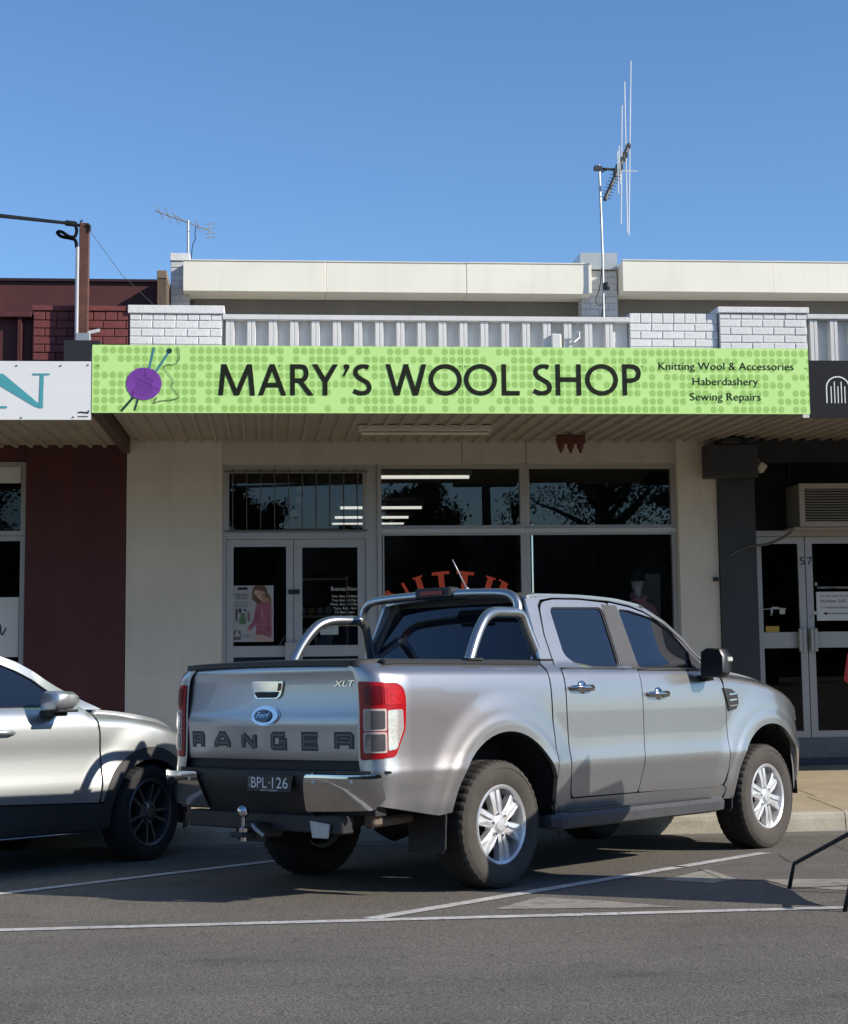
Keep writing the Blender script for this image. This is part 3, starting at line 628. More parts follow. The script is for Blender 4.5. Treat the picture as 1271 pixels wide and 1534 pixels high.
# wool ball logo
bc = P2(216, 575); rb = .151
def needle(x0, y0, x1, y1, wd, mat, d):
    m = MB(); a, b = P2(x0, y0), P2(x1, y1); m.ribbon([a, b], wd, SP, d)
    return obj('printed_needle', m, mat, sg)
TEAL = M('teal_print', (.06, .22, .27), .5); DKN = M('needle_print', (.01, .035, .03), .5)
needle(222, 560, 231, 521, .018, TEAL, .003); needle(232, 560, 253, 528, .018, TEAL, .0034); needle(203, 592, 182, 616, .02, DKN, .003); needle(207, 598, 202, 615, .014, DKN, .0034)
m = MB(); m.flat(ring(*P2(254, 526), .022, .024, 12), SP, .004); obj('needle_knob', m, DKN, sg)
m = MB(); m.flat([(x+random.uniform(-.003, .003), z+random.uniform(-.003, .003)) for x, z in ring(bc[0], bc[1], rb, rb*.94, 44)], SP, .0045); obj('wool_ball_print', m, M('purple_print', (.20, .05, .34), .5, var=.12, scale=25), sg)
m = MB(); PD = M('dark_purple_print', (.09, .02, .17), .5)
for a in range(-60, 70, 9):
    m.ribbon(catm([(bc[0]+rb*.9*math.sin(R_(a)), bc[1]+rb*.84*math.cos(R_(a))), (bc[0]+rb*.55*math.sin(R_(a*.8)), bc[1]+.01), (bc[0]+rb*.75*math.sin(R_(a*.7))-.01, bc[1]-rb*.75*math.cos(R_(a*.7)))], 5), .0022, SP, .0050)
m.ribbon([(bc[0]-.045, bc[1]+.04), (bc[0]+.05, bc[1]-.01), (bc[0]+.12, bc[1]-.05)], .006, SP, .0054); m.ribbon([(bc[0]+.0, bc[1]+.13), (bc[0]+.02, bc[1]+.055), (bc[0]+.07, bc[1]+.03)], .005, SP, .0056); m.ribbon([(bc[0]-.10, bc[1]-.12), (bc[0]-.09, bc[1]-.06)], .008, SP, .0058)
obj('wool_strands_print', m, PD, sg)
m = MB(); m.ribbon(catm([P2(x, y) for x, y in ((266, 521), (269, 536), (262, 546), (249, 547), (247, 553), (254, 562), (260, 571), (258, 580), (266, 590), (268, 596), (258, 599), (240, 601), (231, 604), (236, 595))], 6), .006, SP, .006); obj('printed_thread', m, M('thread_print', (.10, .12, .06), .5), sg)
for x, y in ((147, 548), (419, 548), (690, 549), (697, 549), (962, 549), (1207, 552), (799, 588)):
    m = MB(); q = P2(x, y); m.lathe([(0, .005), (.005, .004), (.006, 0)], lambda u, v, d: (q[0]+u, YS-.012-d, q[1]+v), 8); obj('screw', m, DKSTEEL, sg)

ns = thing('white_sign', 'white fascia sign with teal serif N above the maroon shop', 'sign', (-3, YS, 3.535))
m = MB(); m.box(-5.6, -1.479, YS-.008, YS+.009, 3.536, 4.042); obj('sign_board', m, M('white_sign', (.74, .74, .73), .45, var=.03), ns)
TN = M('teal_letter', (.07, .33, .37), .5, var=.04); NP = XZ(YS-.008)
m = MB(); m.flat([P2(-30, 560), P2(5, 560), P2(66, 611), P2(58, 611), P2(52, 609)], NP, .003); m.flat([P2(60.5, 562), P2(66, 562), P2(64.5, 611.4), P2(58.5, 611.4)], NP, .0036)
m.flat([P2(49, 559.5), P2(76, 559.5), P2(74, 562), P2(50, 562)], NP, .0042); m.flat([P2(-22, 562), P2(-17, 562), P2(-17, 611), P2(-22, 611)], NP, .0036); m.flat([P2(-32, 608.5), P2(11, 608.5), P2(11, 611.5), P2(-32, 611.5)], NP, .0042)
obj('letter', m, TN, ns)
m = MB(); q = P2(117, 622); m.ribbon([(q[0], q[1]+.02), (q[0]+.02, q[1]+.026), (q[0]+.09, q[1]+.018)], .012, NP, .003); m.ribbon([(q[0], q[1]-.012), (q[0]+.085, q[1]-.012)], .007, NP, .003); obj('maker_mark', m, BLK, ns)
for x, y in ((25, 548), (91, 548), (132, 547), (32, 626), (110, 625), (133, 616)):
    m = MB(); q = P2(x, y); m.lathe([(0, .008), (.006, .006), (.008, 0)], lambda u, v, d: (q[0]+u, YS-.008-d, q[1]+v), 8); obj('screw', m, DKSTEEL, ns)
bs = thing('black_sign', 'black fascia sign with white arch logo above shop 57', 'sign', (7, YS, 3.56))
m = MB(); m.box(4.852, 11.5, YS-.008, YS+.009, 3.562, 4.082); obj('sign_board', m, BLACKP, bs)
WL = M('white_logo', (.72, .72, .72), .5); m = MB(); BP = XZ(YS-.008)
a = P2(1239, 604); r = P2(1271, 604)[0]-P2(1239.5, 604)[0]; r = .105
ax = a[0]+r; zt = P2(1239, 562)[1]-r+.02
m.ribbon([(a[0], a[1])]+[(ax-r*math.cos(R_(t)), P2(1239, 581)[1]+r*.95*math.sin(R_(t))) for t in range(0, 181, 10)]+[(a[0]+2*r, a[1])], .011, BP, .003); obj('arch_logo', m, WL, bs)
for k, top in enumerate((579, 572, 579, 572, 579)):
    m = MB(); x = a[0]+.042+k*.0315; m.ribbon([(x, a[1]), (x, P2(1250, top)[1])], .009, BP, .003); obj('logo_bar', m, WL, bs)

# ------------------------------------------------------------------ things on the shopfronts
# poster
po = thing('poster', 'white fashion poster of a woman in pink jumper on the left shop door', 'poster', (-.12, YF+.01, 1.62))
PAPER2 = M('poster_paper', (.36, .36, .36), .5, var=.04); PP = XZ(YF+.022); pq = lambda x, y: (lambda q: (q.x, q.z))(onY(x, y, YF+.02))
m = MB(); a, b = pq(347, 962), pq(410, 877); m.box(a[0], b[0], YF+.0225, YF+.026, a[1], b[1]); obj('sheet', m, PAPER2, po)
def blob(name, pts, mat, d, sm=True):
    m = MB(); pp = [pq(x, y) for x, y in pts]; m.flat([tuple(p) for p in (catm(pp, 4, True) if sm else pp)], PP, d); obj(name, m, mat, po)
SKIN = M('skin_print', (.48, .29, .2), .6, var=.05); HAIR = M('hair_print', (.10, .055, .03), .6, var=.15, scale=60); PINK = M('pink_print', (.29, .09, .12), .6, var=.25, scale=35)
PZ = lambda x, y: (320+x/3.53, 660+y/3.53); PQ = lambda *L: [(340+x/12.04, 870+y/12.04) for x, y in L]
blob('printed_trousers', PQ((505, 975), (630, 980), (800, 1020), (800, 1100), (505, 1098)), M('blush_print', (.42, .30, .26), .6, var=.1, scale=40), .0012, False)
blob('printed_jumper', PQ((540, 420), (610, 385), (680, 395), (760, 345), (805, 400), (806, 700), (805, 1010), (720, 1005), (630, 972), (525, 968), (528, 800), (460, 860), (405, 912), (365, 905), (400, 815), (470, 720), (505, 560)), PINK, .0018)
blob('printed_fold', PQ((540, 520), (552, 540), (535, 760), (520, 800), (518, 700)), M('plum_print', (.20, .055, .08), .6), .0022); blob('printed_fold', PQ((735, 560), (750, 700), (760, 930), (742, 930), (728, 720)), M('plum_print', (.2, .055, .08)), .0022); blob('printed_fold', PQ((540, 775), (700, 785), (800, 770), (800, 782), (690, 800), (540, 790)), M('rose_print', (.40, .15, .19), .6), .0022); blob('printed_fold', PQ((620, 480), (650, 560), (655, 700), (635, 700), (618, 580)), M('rose_print', (.4, .15, .19)), .0022)
blob('printed_hair', PQ((470, 150), (510, 95), (600, 80), (690, 105), (735, 200), (790, 285), (800, 375), (745, 335), (690, 340), (630, 385), (565, 420), (520, 395), (490, 355), (458, 350), (448, 250)), HAIR, .0024)
blob('printed_neck', PQ((630, 345), (690, 290), (745, 320), (770, 350), (690, 400), (620, 385)), M('skin_shade_print', (.33, .17, .12), .6), .0027)
blob('printed_face', PQ((490, 195), (540, 165), (615, 190), (680, 205), (692, 265), (640, 345), (600, 345), (545, 295), (505, 245)), SKIN, .0030)
blob('printed_cheek', PQ((640, 215), (685, 215), (690, 265), (645, 335), (632, 300)), M('skin_shade_print', (.33, .17, .12)), .0033)
blob('printed_eye', PQ((560, 235), (590, 228), (612, 240), (588, 246)), HAIR, .0036); blob('printed_eye', PQ((515, 262), (530, 258), (545, 270), (530, 274)), HAIR, .0036); blob('printed_mouth', PQ((575, 310), (600, 312), (632, 292), (615, 318), (592, 325)), M('lip_print', (.45, .12, .11), .6), .0036)
blob('printed_lock', PQ((735, 205), (790, 290), (795, 350), (770, 310), (735, 260)), M('hair_light_print', (.2, .12, .07), .6), .0036); blob('printed_lock', PQ((458, 250), (480, 220), (490, 300), (480, 345)), M('hair_light_print', (.2, .12, .07)), .0036)
blob('printed_hand', PQ((360, 880), (395, 870), (410, 905), (375, 925)), SKIN, .0034)
blob('printed_vest', PQ((218, 770), (240, 650), (262, 575), (290, 590), (318, 575), (335, 650), (345, 770)), M('green_print', (.09, .17, .085), .6, var=.2, scale=60), .0018)
blob('printed_coat', PQ((155, 540), (180, 510), (205, 530), (192, 640), (192, 715), (160, 715)), M('violet_print', (.09, .06, .085), .6, var=.3, scale=60), .0018); blob('printed_coat', PQ((365, 570), (395, 545), (415, 600), (420, 715), (390, 735), (372, 680)), M('dusty_print', (.20, .12, .12), .6, var=.3, scale=60), .0018); blob('printed_glove', PQ((215, 520), (245, 495), (265, 530), (235, 600)), BLK, .0018); blob('printed_glove', PQ((305, 515), (330, 510), (350, 535), (325, 555)), BLK, .0018)
blob('printed_photo', PQ((118, 1068), (130, 905), (180, 885), (250, 905), (252, 1068)), M('grey_print', (.13, .11, .09), .6, var=.5, scale=60), .0018, False); blob('printed_triangle', PQ((132, 1010), (186, 893), (244, 1010)), PAPER2, .0022, False)
m = MB()
for s, x0, x1, y, h in (('BEYOND', 120, 182, 825, .03), ('THE BASICS', 118, 186, 840, .022)):
    a, b = pq(*PZ(x0, y)), pq(*PZ(x1, y)); text(m, s, a[0], a[1], b[0], h, PP, .0018)
for x0, x1, y in ((112, 188, 855), (112, 180, 866), (112, 186, 877), (150, 203, 1030), (150, 196, 1040)): m.ribbon([pq(*PZ(x0, y)), pq(*PZ(x1, y))], .004, PP, .0018)
a, b = pq(*PZ(127, 790)), pq(*PZ(180, 776)); m.flat([(a[0], a[1]), (b[0], a[1]), (b[0], b[1]), (a[0], b[1])], PP, .0018); obj('printed_text', m, BLK, po)
m = MB(); a, b = pq(480, 951), pq(507, 934); m.box(a[0], b[0], YF+.0225, YF+.025, a[1], b[1]); nz = tag(obj('notice', m, M('green_paper', (.42, .48, .44), .6)), 'small pale green notice on the right shop door behind the ute bar', 'notice')
m = MB(); m.flat(ring(a[0]+.05, (a[1]+b[1])/2+.02, .022, .022, 16), PP, .0018); m.ribbon([(a[0]+.09, a[1]+.07), (b[0]-.02, a[1]+.07)], .006, PP, .0018); obj('print', m, M('grey_ink', (.2, .22, .22), .6), nz)
# fluorescent tubes in the wool shop
for lb, x0, x1, y, Y in (('nearest ceiling tube light seen through the upper shop window', 553, 703, 715, 20.1), ('second ceiling tube light inside the wool shop, behind the nearest', 510, 632, 761, 24.7), ('third ceiling tube light inside the wool shop, second from the back', 502, 612, 775.5, 27.3), ('rearmost ceiling tube light inside the wool shop', 498, 605, 784.5, 29.2)):
    a, b = onY(x0, y, Y), onY(x1, y-.5, Y); t = thing('tube_light', lb, 'light', (a+b)/2+Vector((0, 0, .03)), 'ceiling tubes in the wool shop')
    m = MB(); m.bbox(a.x-.03, b.x+.03, Y-.04, Y+.04, a.z+.022, 3.658, .004); obj('housing', m, WSHEET, t)
    m = MB(); m.tube([(a.x, Y, a.z), (b.x, Y, a.z)], .019, 10); obj('tube', m, M('lit_tube', (1, .97, .9), emit=.72, var=0), t)
# hanging white cards inside the transom
for x, y, lb in ((450, 733, 'upper white card hanging inside the door transom'), (449, 749, 'middle white card hanging inside the door transom'), (441, 770, 'lowest white card hanging inside the door transom')):
    q = onY(x, y, 18.6); m = MB(); m.bbox(-.045, .045, -.004, .004, -.035, .035, .001); o = tag(obj('hanging_card', m, PAPER), lb, 'card', 'cards hanging in the transom'); o.location = q; o.rotation_euler = (R_(12), R_(-14), R_(20))
# shelving with stock behind the door and window
for nm, X0, X1, Y0, lb in (('wool_shelf', .38, .95, 19.6, 'dim shelf of wool inside the doorway'), ('wool_shelf', 3.4, 4.4, 19.3, 'dim low shelf of wool behind the mannequin')):
    t = thing(nm, lb, 'shelf', (X0, Y0, FL)); zt_ = 2.35 if X0 < 1 else 1.9
    for z in (FL+.1, 1.0, 1.45, 1.9, 2.33):
        if z <= zt_: m = MB(); m.box(X0, X1, Y0, Y0+.35, z, z+.025); obj('shelf_board', m, M('shelf_board', (.30, .28, .25), .7), t)
    m = MB()
    for x in (X0-.02, X1): m.box(x, x+.02, Y0-.005, Y0+.36, FL, zt_+.03)
    obj('upright', m, M('shelf_board', (.2, .2, .2)), t)
    rr = random.Random(4)
    for z in (FL+.13, 1.03, 1.48, 1.93):
        if z+.2 > zt_+.2: continue
        x = X0+.06
        while x < X1-.05:
            m = MB(); r = rr.uniform(.045, .06); m.lathe([(0, r), (r*.7, r*.72), (r, 0), (r*.7, -r*.72), (0, -r)], lambda u, v, d, x=x, z=z, r=r: (x+u, Y0+.1+v, z+r+d), 10)
            obj('wool_ball', m, M('wool_%d' % rr.randrange(5), [(.3, .08, .09), (.25, .25, .3), (.3, .25, .12), (.12, .2, .16), (.32, .3, .3)][rr.randrange(5)], .9), t); x += r*2.1
# mannequin bust
mq = thing('mannequin', 'white mannequin bust with dark cap and pink knitted top in the shop window', 'mannequin', onY(956, 905, 18.05))
hc = onY(955, 873, 18.05); L3 = lambda u, v, d: (hc.x+u, 18.05+v*1.1, hc.z+d)
m = MB(); m.lathe([(0, -.105), (.035, -.095), (.055, -.06), (.068, -.01), (.075, .04), (.07, .09), (.045, .125), (0, .135)], L3, 24); m.lathe([(.055, -.24), (.045, -.18), (.042, -.08)], L3, 20); m.prism([(-.010, -.045), (.010, -.045), (.004, .02), (-.004, .02)], lambda u, v, d: (hc.x+u, 18.05-d, hc.z+v), .05, .092); obj('head', m, M('mannequin_white', (.8, .78, .74), .5), mq, True)
m = MB(); m.lathe([(.083, .02), (.088, .03), (.088, .08), (.07, .13), (.035, .155), (0, .162)], L3, 24); m.add([L3(.09*math.cos(R_(a)), .09*math.sin(R_(a)), .03) for a in range(200, 345, 12)]+[L3(.125*math.cos(R_(a)), .15*math.sin(R_(a)), .015) for a in range(200, 345, 12)], [(i, i+1, 14+i, 13+i) for i in range(12)]); obj('cap', m, M('dark_cap', (.02, .018, .02), .9), mq, True)
m = MB(); m.lathe([(.06, -.17), (.10, -.2), (.19, -.25), (.23, -.34), (.21, -.5), (.19, -.62)], lambda u, v, d: (hc.x+u, 18.05+v*.6, hc.z+d), 28); m.tube([L3(-.06, -.06, -.16), L3(0, -.09, -.2), L3(.06, -.06, -.16), L3(.07, .05, -.14), L3(-.07, .05, -.14)], .035, 8); obj('knitted_top', m, M('pink_knit', (.72, .36, .38), .95, bump=.6, bscale=120), mq, True)
m = MB(); m.lathe([(.02, -.6), (.02, -1.0), (.12, -1.02), (.12, -1.05)], L3, 14); obj('stand', m, STEEL, mq)
m = MB(); m.bbox(4.04, 4.36, 18.3, 18.33, FL, 2.33, .004); tag(obj('display_board', m, M('grey_board', (.34, .34, .31), .8, var=.15, scale=3)), 'plain grey display board beside the mannequin in the window', 'board')
# batten light, hanging bracket, security camera, air conditioner
a, b = onZ(538, 645, 3.66), onZ(735, 647, 3.66); yb = (a.y+b.y)/2
bt = thing('batten_light', 'long pale fluorescent batten light under the green sign awning', 'light', ((a.x+b.x)/2, yb, 3.70))
m = MB(); m.bbox(a.x, b.x, yb-.05, yb+.05, 3.66, 3.72, .006); obj('housing', m, M('cream_enamel', (.62, .6, .5), .45), bt)
m = MB(); m.bbox(a.x+.02, b.x-.02, yb-.035, yb+.035, 3.625, 3.659, .012); obj('diffuser', m, M('cream_diffuser', (.6, .57, .44), .3), bt)
a = onZ(834, 660, 3.66); b = onZ(876, 660, 3.66)
hb = thing('hanging_bracket', 'dark red bracket with three pointed drops under the awning', 'bracket', ((a.x+b.x)/2, 16.9, 3.70))
RB = M('dark_red_timber', (.10, .025, .015), .6, var=.2, scale=20); a = onY(834, 660, 16.9); b = onY(876, 660, 16.9)
m = MB(); m.bbox(a.x, b.x, 16.85, 16.95, a.z-.035, 3.705, .006); obj('block', m, RB, hb)
for k in range(3):
    x = a.x+.045+k*(b.x-a.x-.09)/2; m = MB(); m.lathe([(.0, 0), (.032, 0), (.036, -.03), (.03, -.05), (.018, -.06), (.02, -.075), (0, -.105)], lambda u, v, d, x=x: (x+u, 16.9+v, a.z-.034+d), 14); obj('drop', m, RB, hb, True, 40)
c0 = onY(1133, 700, YW-.0); ca = thing('security_camera', 'small white security camera beside the charcoal pilaster', 'camera', c0)
m = MB(); m.tube([(c0.x-.0, YW+.0, c0.z+.07), (c0.x-.01, YW-.12, c0.z+.07), (c0.x, YW-.13, c0.z+.02)], .010, 8); obj('bracket', m, WSHEET, ca)
m = MB(); Rm = Matrix.Rotation(R_(35), 3, 'Y'); m.bbox(-.045, .045, -.07, .05, -.055, .04, .01, lambda x, y, z: tuple(Rm @ Vector((x, y, z))+Vector((c0.x+.015, YW-.13, c0.z-.01)))); obj('body', m, M('cream_enamel', (.6, .58, .5)), ca)
UNDERB = M('grille_dark', (.015, .013, .01), .8)
ac = thing('air_conditioner', 'beige window air conditioner above the doors of 57', 'air conditioner', (6.05, YW-.3, 2.77))
BEI = M('beige_enamel', (.36, .325, .26), .5, var=.12, scale=5); ya = YW-.35
m = MB(); m.box(5.665, 6.44, ya+.012, YD+.03, 2.785, 3.235); obj('casing', m, M('beige_side', (.13, .12, .10), .6), ac)
m = MB(); frame(m, 5.66, 6.445, 2.78, 3.24, ya-.012, ya+.011, .055); obj('front_frame', m, BEI, ac)
m = MB(); m.box(5.714, 6.391, ya+.006, ya+.011, 2.836, 3.184); obj('grille_back', m, UNDERB, ac)
for k in range(12):
    z = 2.848+k*.0285; m = MB(); m.box(5.716, 6.389, ya-.006, ya+.005, z, z+.013, lambda x, y, z_: (x, y, z_)); obj('grille_slat', m, M('grille_tan', (.20, .175, .14), .5), ac)
m = MB(); m.box(5.62, 6.6, ya+.05, YD-.025, 2.752, 2.778); obj('shelf_angle', m, BEI, ac)
m = MB(); q = [onY(x, y, YW-.2) for x, y in ((1186, 797), (1172, 806), (1150, 815), (1128, 818))]; m.tube(catm(q+[onY(1112, 822, YW-.11), onY(1093, 833, YW-.11)], 6), .014, 8); obj('drain_hose', m, M('grey_hose', (.10, .095, .085), .6), ac, True)
m = MB(); q = onY(1072, 868, YW-.06); m.bbox(q.x-.025, q.x+.02, YW-.13, YW-.06, q.z-.02, q.z+.02, .003); tag(obj('wall_clip', m, BLK), 'small black clip on the edge of the charcoal pilaster', 'clip')

# ------------------------------------------------------------------ service post, cables, antennas
CAB = M('cable_rubber', (.006, .006, .007), .8, spec=.15)
sp_ = thing('service_post', 'rusty brown service post with grey conduit on the maroon parapet', 'post', (-1.89, YW-.14, 4.6))
q = onY(127, 335, YW-.16); YP = YW-.16; RUST = M('rusty_post', (.105, .042, .028), .8, var=.3, scale=9, bump=.3)
m = MB(); m.bbox(q.x-.05, q.x+.05, YP-.05, YP+.05, 4.72, q.z, .006); obj('post', m, RUST, sp_)
m = MB(); x = onY(116.5, 400, YP-.03).x; m.tube([(x, YP-.03, 4.62), (x, YP-.03, onY(116, 371, YP).z)], .024, 12); obj('conduit', m, M('pale_conduit', (.6, .6, .6), .4), sp_)
m = MB(); m.bbox(q.x-.075, q.x+.075, YP-.06, YP+.06, 4.66, 4.84, .005); obj('post_shoe', m, STEEL, sp_)
m = MB(); a = onY(143, 497, YP); m.tube([(a.x+.04, YP+.02, a.z+.02), (a.x-.08, YP-.03, a.z-.02)], .022, 8); obj('bracket', m, STEEL, sp_)
m = MB(); a = onY(97, 540, YP-.2); b = onY(153, 510, YP-.2); m.bbox(a.x, b.x, YP-.33, YW-.075, a.z-.25, b.z-.02, .006); obj('flashing_box', m, BLK, sp_)
m = MB(); m.tube([onY(120, 338, YP), onY(121, 331, YP), onY(124, 330, YP)], .01, 6); m.tube([onY(131, 335, YP-.06), onY(135, 338, YP-.06), onY(135, 346, YP-.06)], .012, 6); obj('hook', m, DKSTEEL, sp_)
m = MB(); m.tube(catm([onY(115, 371, YP-.03), onY(113, 360, YP-.05), onY(106, 357, YP-.06), onY(92, 354, YP-.06), onY(86, 348, YP-.08), (onY(92, 347, YP-.1)), onY(104, 354, YP-.1), onY(112, 354, YP-.1), onY(115, 345, YP-.1), onY(112, 337, YP-.1), onY(104, 334, YP-.08)], 6), .018, 8); obj('cable_loop', m, CAB, sp_, True)
m = MB(); e = onY(105, 334.5, YP-.08); k0 = onY(0, 323, 13.5); m.tube([e, k0, e.lerp(k0, 3.2)], .017, 8); m.tube([e.lerp(k0, .0)+Vector((.05, 0, -.005)), e.lerp(k0, .06)], .03, 8); m.tube([onY(105, 334.5, YP-.08), onY(121, 338, YP)], .016, 6); tag(obj('supply_cable', m, CAB, None, True), 'thick black overhead cable running left from the brown post', 'cable')
m = MB(); m.tube([onY(135, 346, YP-.06), onY(183, 412, 17.62), onY(232, 458, YW-.08)], .0032, 6); tag(obj('stay_wire', m, DKSTEEL), 'thin stay wire from brown post down to the white brick pier', 'wire')
an = thing('tv_antenna', 'small tilted antenna on thin mast behind the left roof end', 'antenna', onY(282, 389, 22))
W2 = lambda x, y: onY(x, y, 22)
m = MB(); m.tube([W2(282, 400)-Vector((0, 0, .3)), W2(282, 330)], .017, 8); obj('mast', m, STEEL, an)
m = MB(); m.tube([W2(232, 315), W2(316, 346)], .010, 6); m.tube([W2(262, 322), W2(282, 333)], .007, 6); obj('boom', m, STEEL, an)
for x, y, h in ((240, 318, 3), (252, 322, 3), (264, 327, 4), (297, 339, 4)):
    m = MB(); p = W2(x, y); m.tube([p+Vector((-.02, -.35, 0)), p+Vector((.02, .35, 0))], .006, 6); obj('element', m, STEEL, an)
m = MB(); m.tube([W2(314.5, 335), W2(314.5, 357)], .007, 6)
for y in (335.5, 342, 349.5, 356): m.tube([W2(307, y), W2(323, y-.5)], .006, 6)
obj('reflector', m, STEEL, an)
m = MB(); m.tube(catm([W2(294, 338), W2(292, 352), W2(293, 357), W2(288, 372), W2(285, 388)-Vector((0, 0, .3))], 5), .006, 6); obj('lead', m, BLK, an)
YA = 20.9; W3 = lambda x, y: onY(x, y, YA)
ar = thing('tall_tv_antenna', 'tall antenna with long white upright rods on the right roof pier', 'antenna', W3(905, 455))
m = MB(); m.tube([W3(904.5, 478)-Vector((0, 0, .5)), W3(903, 380), W3(898, 247)], .016, 8); obj('mast', m, STEEL, ar)
m = MB(); m.tube([W3(893, 252), W3(927, 254)], .018, 8); m.bbox(-.05, .05, -.04, .04, -.03, .03, .005, lambda x, y, z: tuple(W3(896, 252)+Vector((x, y, z)))); m.tube([W3(900, 258), W3(912, 253)], .01, 6); obj('cross_arm', m, DKSTEEL, ar)
m = MB(); b0_, b1_ = onY(906.5, 299, YA-.3), onY(943, 216, YA+.3); m.tube([b0_, b1_], .026, 8)
for t, s in ((.50, .05), (.58, .045), (.72, .035), (.80, .04), (.95, .03)): p = b0_.lerp(b1_, t); m.bbox(-s, s, -.04, .04, -s*.8, s*.8, .006, lambda x, y, z: tuple(p+Vector((x, y, z))))
obj('boom', m, DKSTEEL, ar)
WR = M('white_rod', (.72, .72, .70), .4, .2)
for x0, y0, x1, y1, t in ((945.5, 91, 942.5, 352, .95), (936, 122, 940.5, 348, .75), (932.2, 158, 930.8, 336, .6), (927.5, 218, 930, 275, .45), (925.5, 226, 926.8, 290, .4)):
    m = MB(); m.tube([onY(x0, y0, YA-.5+t), onY(x1, y1, YA-.5+t)], .0085, 6); obj('rod', m, WR, ar)
m = MB(); m.tube([W3(926, 256), W3(956, 256)], .006, 6); obj('side_rod', m, WR, ar)
for k in range(8):
    x, y = 907.5+k*2.15, 296-k*4.7; m = MB(); m.tube([onY(x-7.5, y-2.2, YA-.22), onY(x+7.5, y+2.0, YA-.22)], .005, 6); obj('short_element', m, DKSTEEL, ar)
m = MB(); m.tube(catm([W3(902, 400), W3(899, 430), W3(893, 450), W3(900, 458), W3(906, 446), W3(904, 432), W3(907, 450), W3(902, 468), W3(903, 480)], 6), .006, 6); m.bbox(-.035, .035, -.03, .03, -.05, .05, .006, lambda x, y, z: tuple(W3(909, 429)+Vector((x, y-.02, z)))); obj('lead', m, BLK, ar, True)
# ------------------------------------------------------------------ red sign on a folding stand, mostly outside the frame
bn = thing('banner_stand', 'red fabric banner on black folding legs at the right edge', 'banner', (3.6, 9.5, roadz(9.5)))
f1 = onroad(1183, 1331); f2 = onroad(1266, 1366)
k1 = f1+(onY(1190, 1294, f1.y)-onY(1183, 1331, f1.y)); hub = Vector((3.80, 9.62, .62)); tp = onY(1271, 1250, 9.95)
def leg(pts): m = MB(); m.tube(pts, .0135, 8); obj('leg', m, BLK, bn, True)
leg([f1, k1, tp, hub]); k2 = f2+Vector((.05, -.0, .19)); leg([f2, k2, hub-Vector((0, .12, .03))])
for dx, dy in ((.75, -.55), (.8, .5)):
    g = Vector((3.8+dx, 9.62+dy, 0)); g.z = roadz(g.y); leg([g, g+Vector((-.03, 0, .19)), hub])
m = MB(); m.tube([hub-Vector((0, 0, .06)), Vector((3.78, 9.62, 1.8))], .018, 8); m.bbox(3.77, 3.83, 9.59, 9.65, .57, .67, .01); obj('pole', m, BLK, bn)
c1_, c2_ = onX(1264.5, 1019, 3.745), onX(1270, 979, 3.745)
out = [(8.88, .57), (10.22, .50), (10.27, c1_.z-.12), (c1_.y, c1_.z), (c2_.y, c2_.z), (10.24, c2_.z+.1), (10.2, 1.88), (9.95, 1.84), (9.14, 1.80)]
fn = lambda a, b: Vector((3.745+(.02*math.sin(a*6)+.015*math.sin(b*7))*S((10.2-a)/.3), a, b))
obj('fabric', panel(out, fn, cell=.06, rim=.004, rimv=(1, 0, 0)), M('red_fabric', (.55, .02, .02), .8, var=.08), bn, True)
# ------------------------------------------------------------------ trees and pole across the street (some seen in the glass, some added to darken it), tree behind the roofs
LEAF = [M('leaf_dark', (.035, .055, .022), .6, var=.4, scale=2), M('leaf_olive', (.06, .075, .03), .6, var=.4, scale=2)]; BARK = M('bark', (.09, .07, .055), .9, var=.3, scale=6, bump=.5)
def tree(name, label, loc, h, wd, nleaf, mat, seed, lsize=.1, bare=False, crown0=.3):
    r = random.Random(seed); t = thing(name, label, 'tree', loc); t['_w'] = 0; tr = MB(); tips = []
    tr.tube([(0, 0, -.1), (.05, .02, h*.2), (-.03, .04, h*.45), (.04, 0, h*.7)], [h*.03, h*.024, h*.018, h*.008], 8)
    for k in range(26 if bare else 16):
        z = h*r.uniform(crown0*.8, .75); a = r.uniform(0, 6.28); L = wd*r.uniform(.45, 1)*(1.15-z/h*.5); p = Vector((0, 0, z)); d = Vector((math.cos(a), math.sin(a), r.uniform(.25, .9))).normalized(); pts = [p]; rad = [h*.011]
        for i in range(4):
            d = (d+Vector((r.uniform(-.35, .35), r.uniform(-.35, .35), r.uniform(-.1, .3)))).normalized(); p = p+d*L/4; pts.append(p); rad.append(h*.011*(1-(i+1)/5)); tips.append(p)
            if bare:
                for q in range(5):
                    e = p+Vector((r.uniform(-1, 1), r.uniform(-1, 1), r.uniform(-.2, .8)))*wd*.22; tr.tube([p, (p+e)/2+Vector((0, 0, .05)), e], [.012, .008, .004], 4, False); tips.append(e)
        tr.tube(pts, rad, 6, False)
    obj('trunk', tr, BARK, t)
    lf = MB()
    for i in range(nleaf*(2 if bare else 5)):
        c = r.choice(tips)+Vector((r.gauss(0, 1), r.gauss(0, 1), r.gauss(0, .8)))*wd*.13
        if c.z < h*crown0*.8: continue
        a = Vector((r.gauss(0, 1), r.gauss(0, 1), r.gauss(0, 1))).normalized(); b = a.orthogonal().normalized(); s = lsize*r.uniform(.6, 1.4)
        lf.add([c-a*s, c+b*s*.45, c+a*s, c-b*s*.45], [(0, 1, 2, 3)])
    me = bpy.data.meshes.new('crown'); me.from_pydata(lf.v, [], lf.f); me.materials.append(mat); o = bpy.data.objects.new('crown', me); col.objects.link(o); o.parent = t; return t
YM = 2*YF+.08
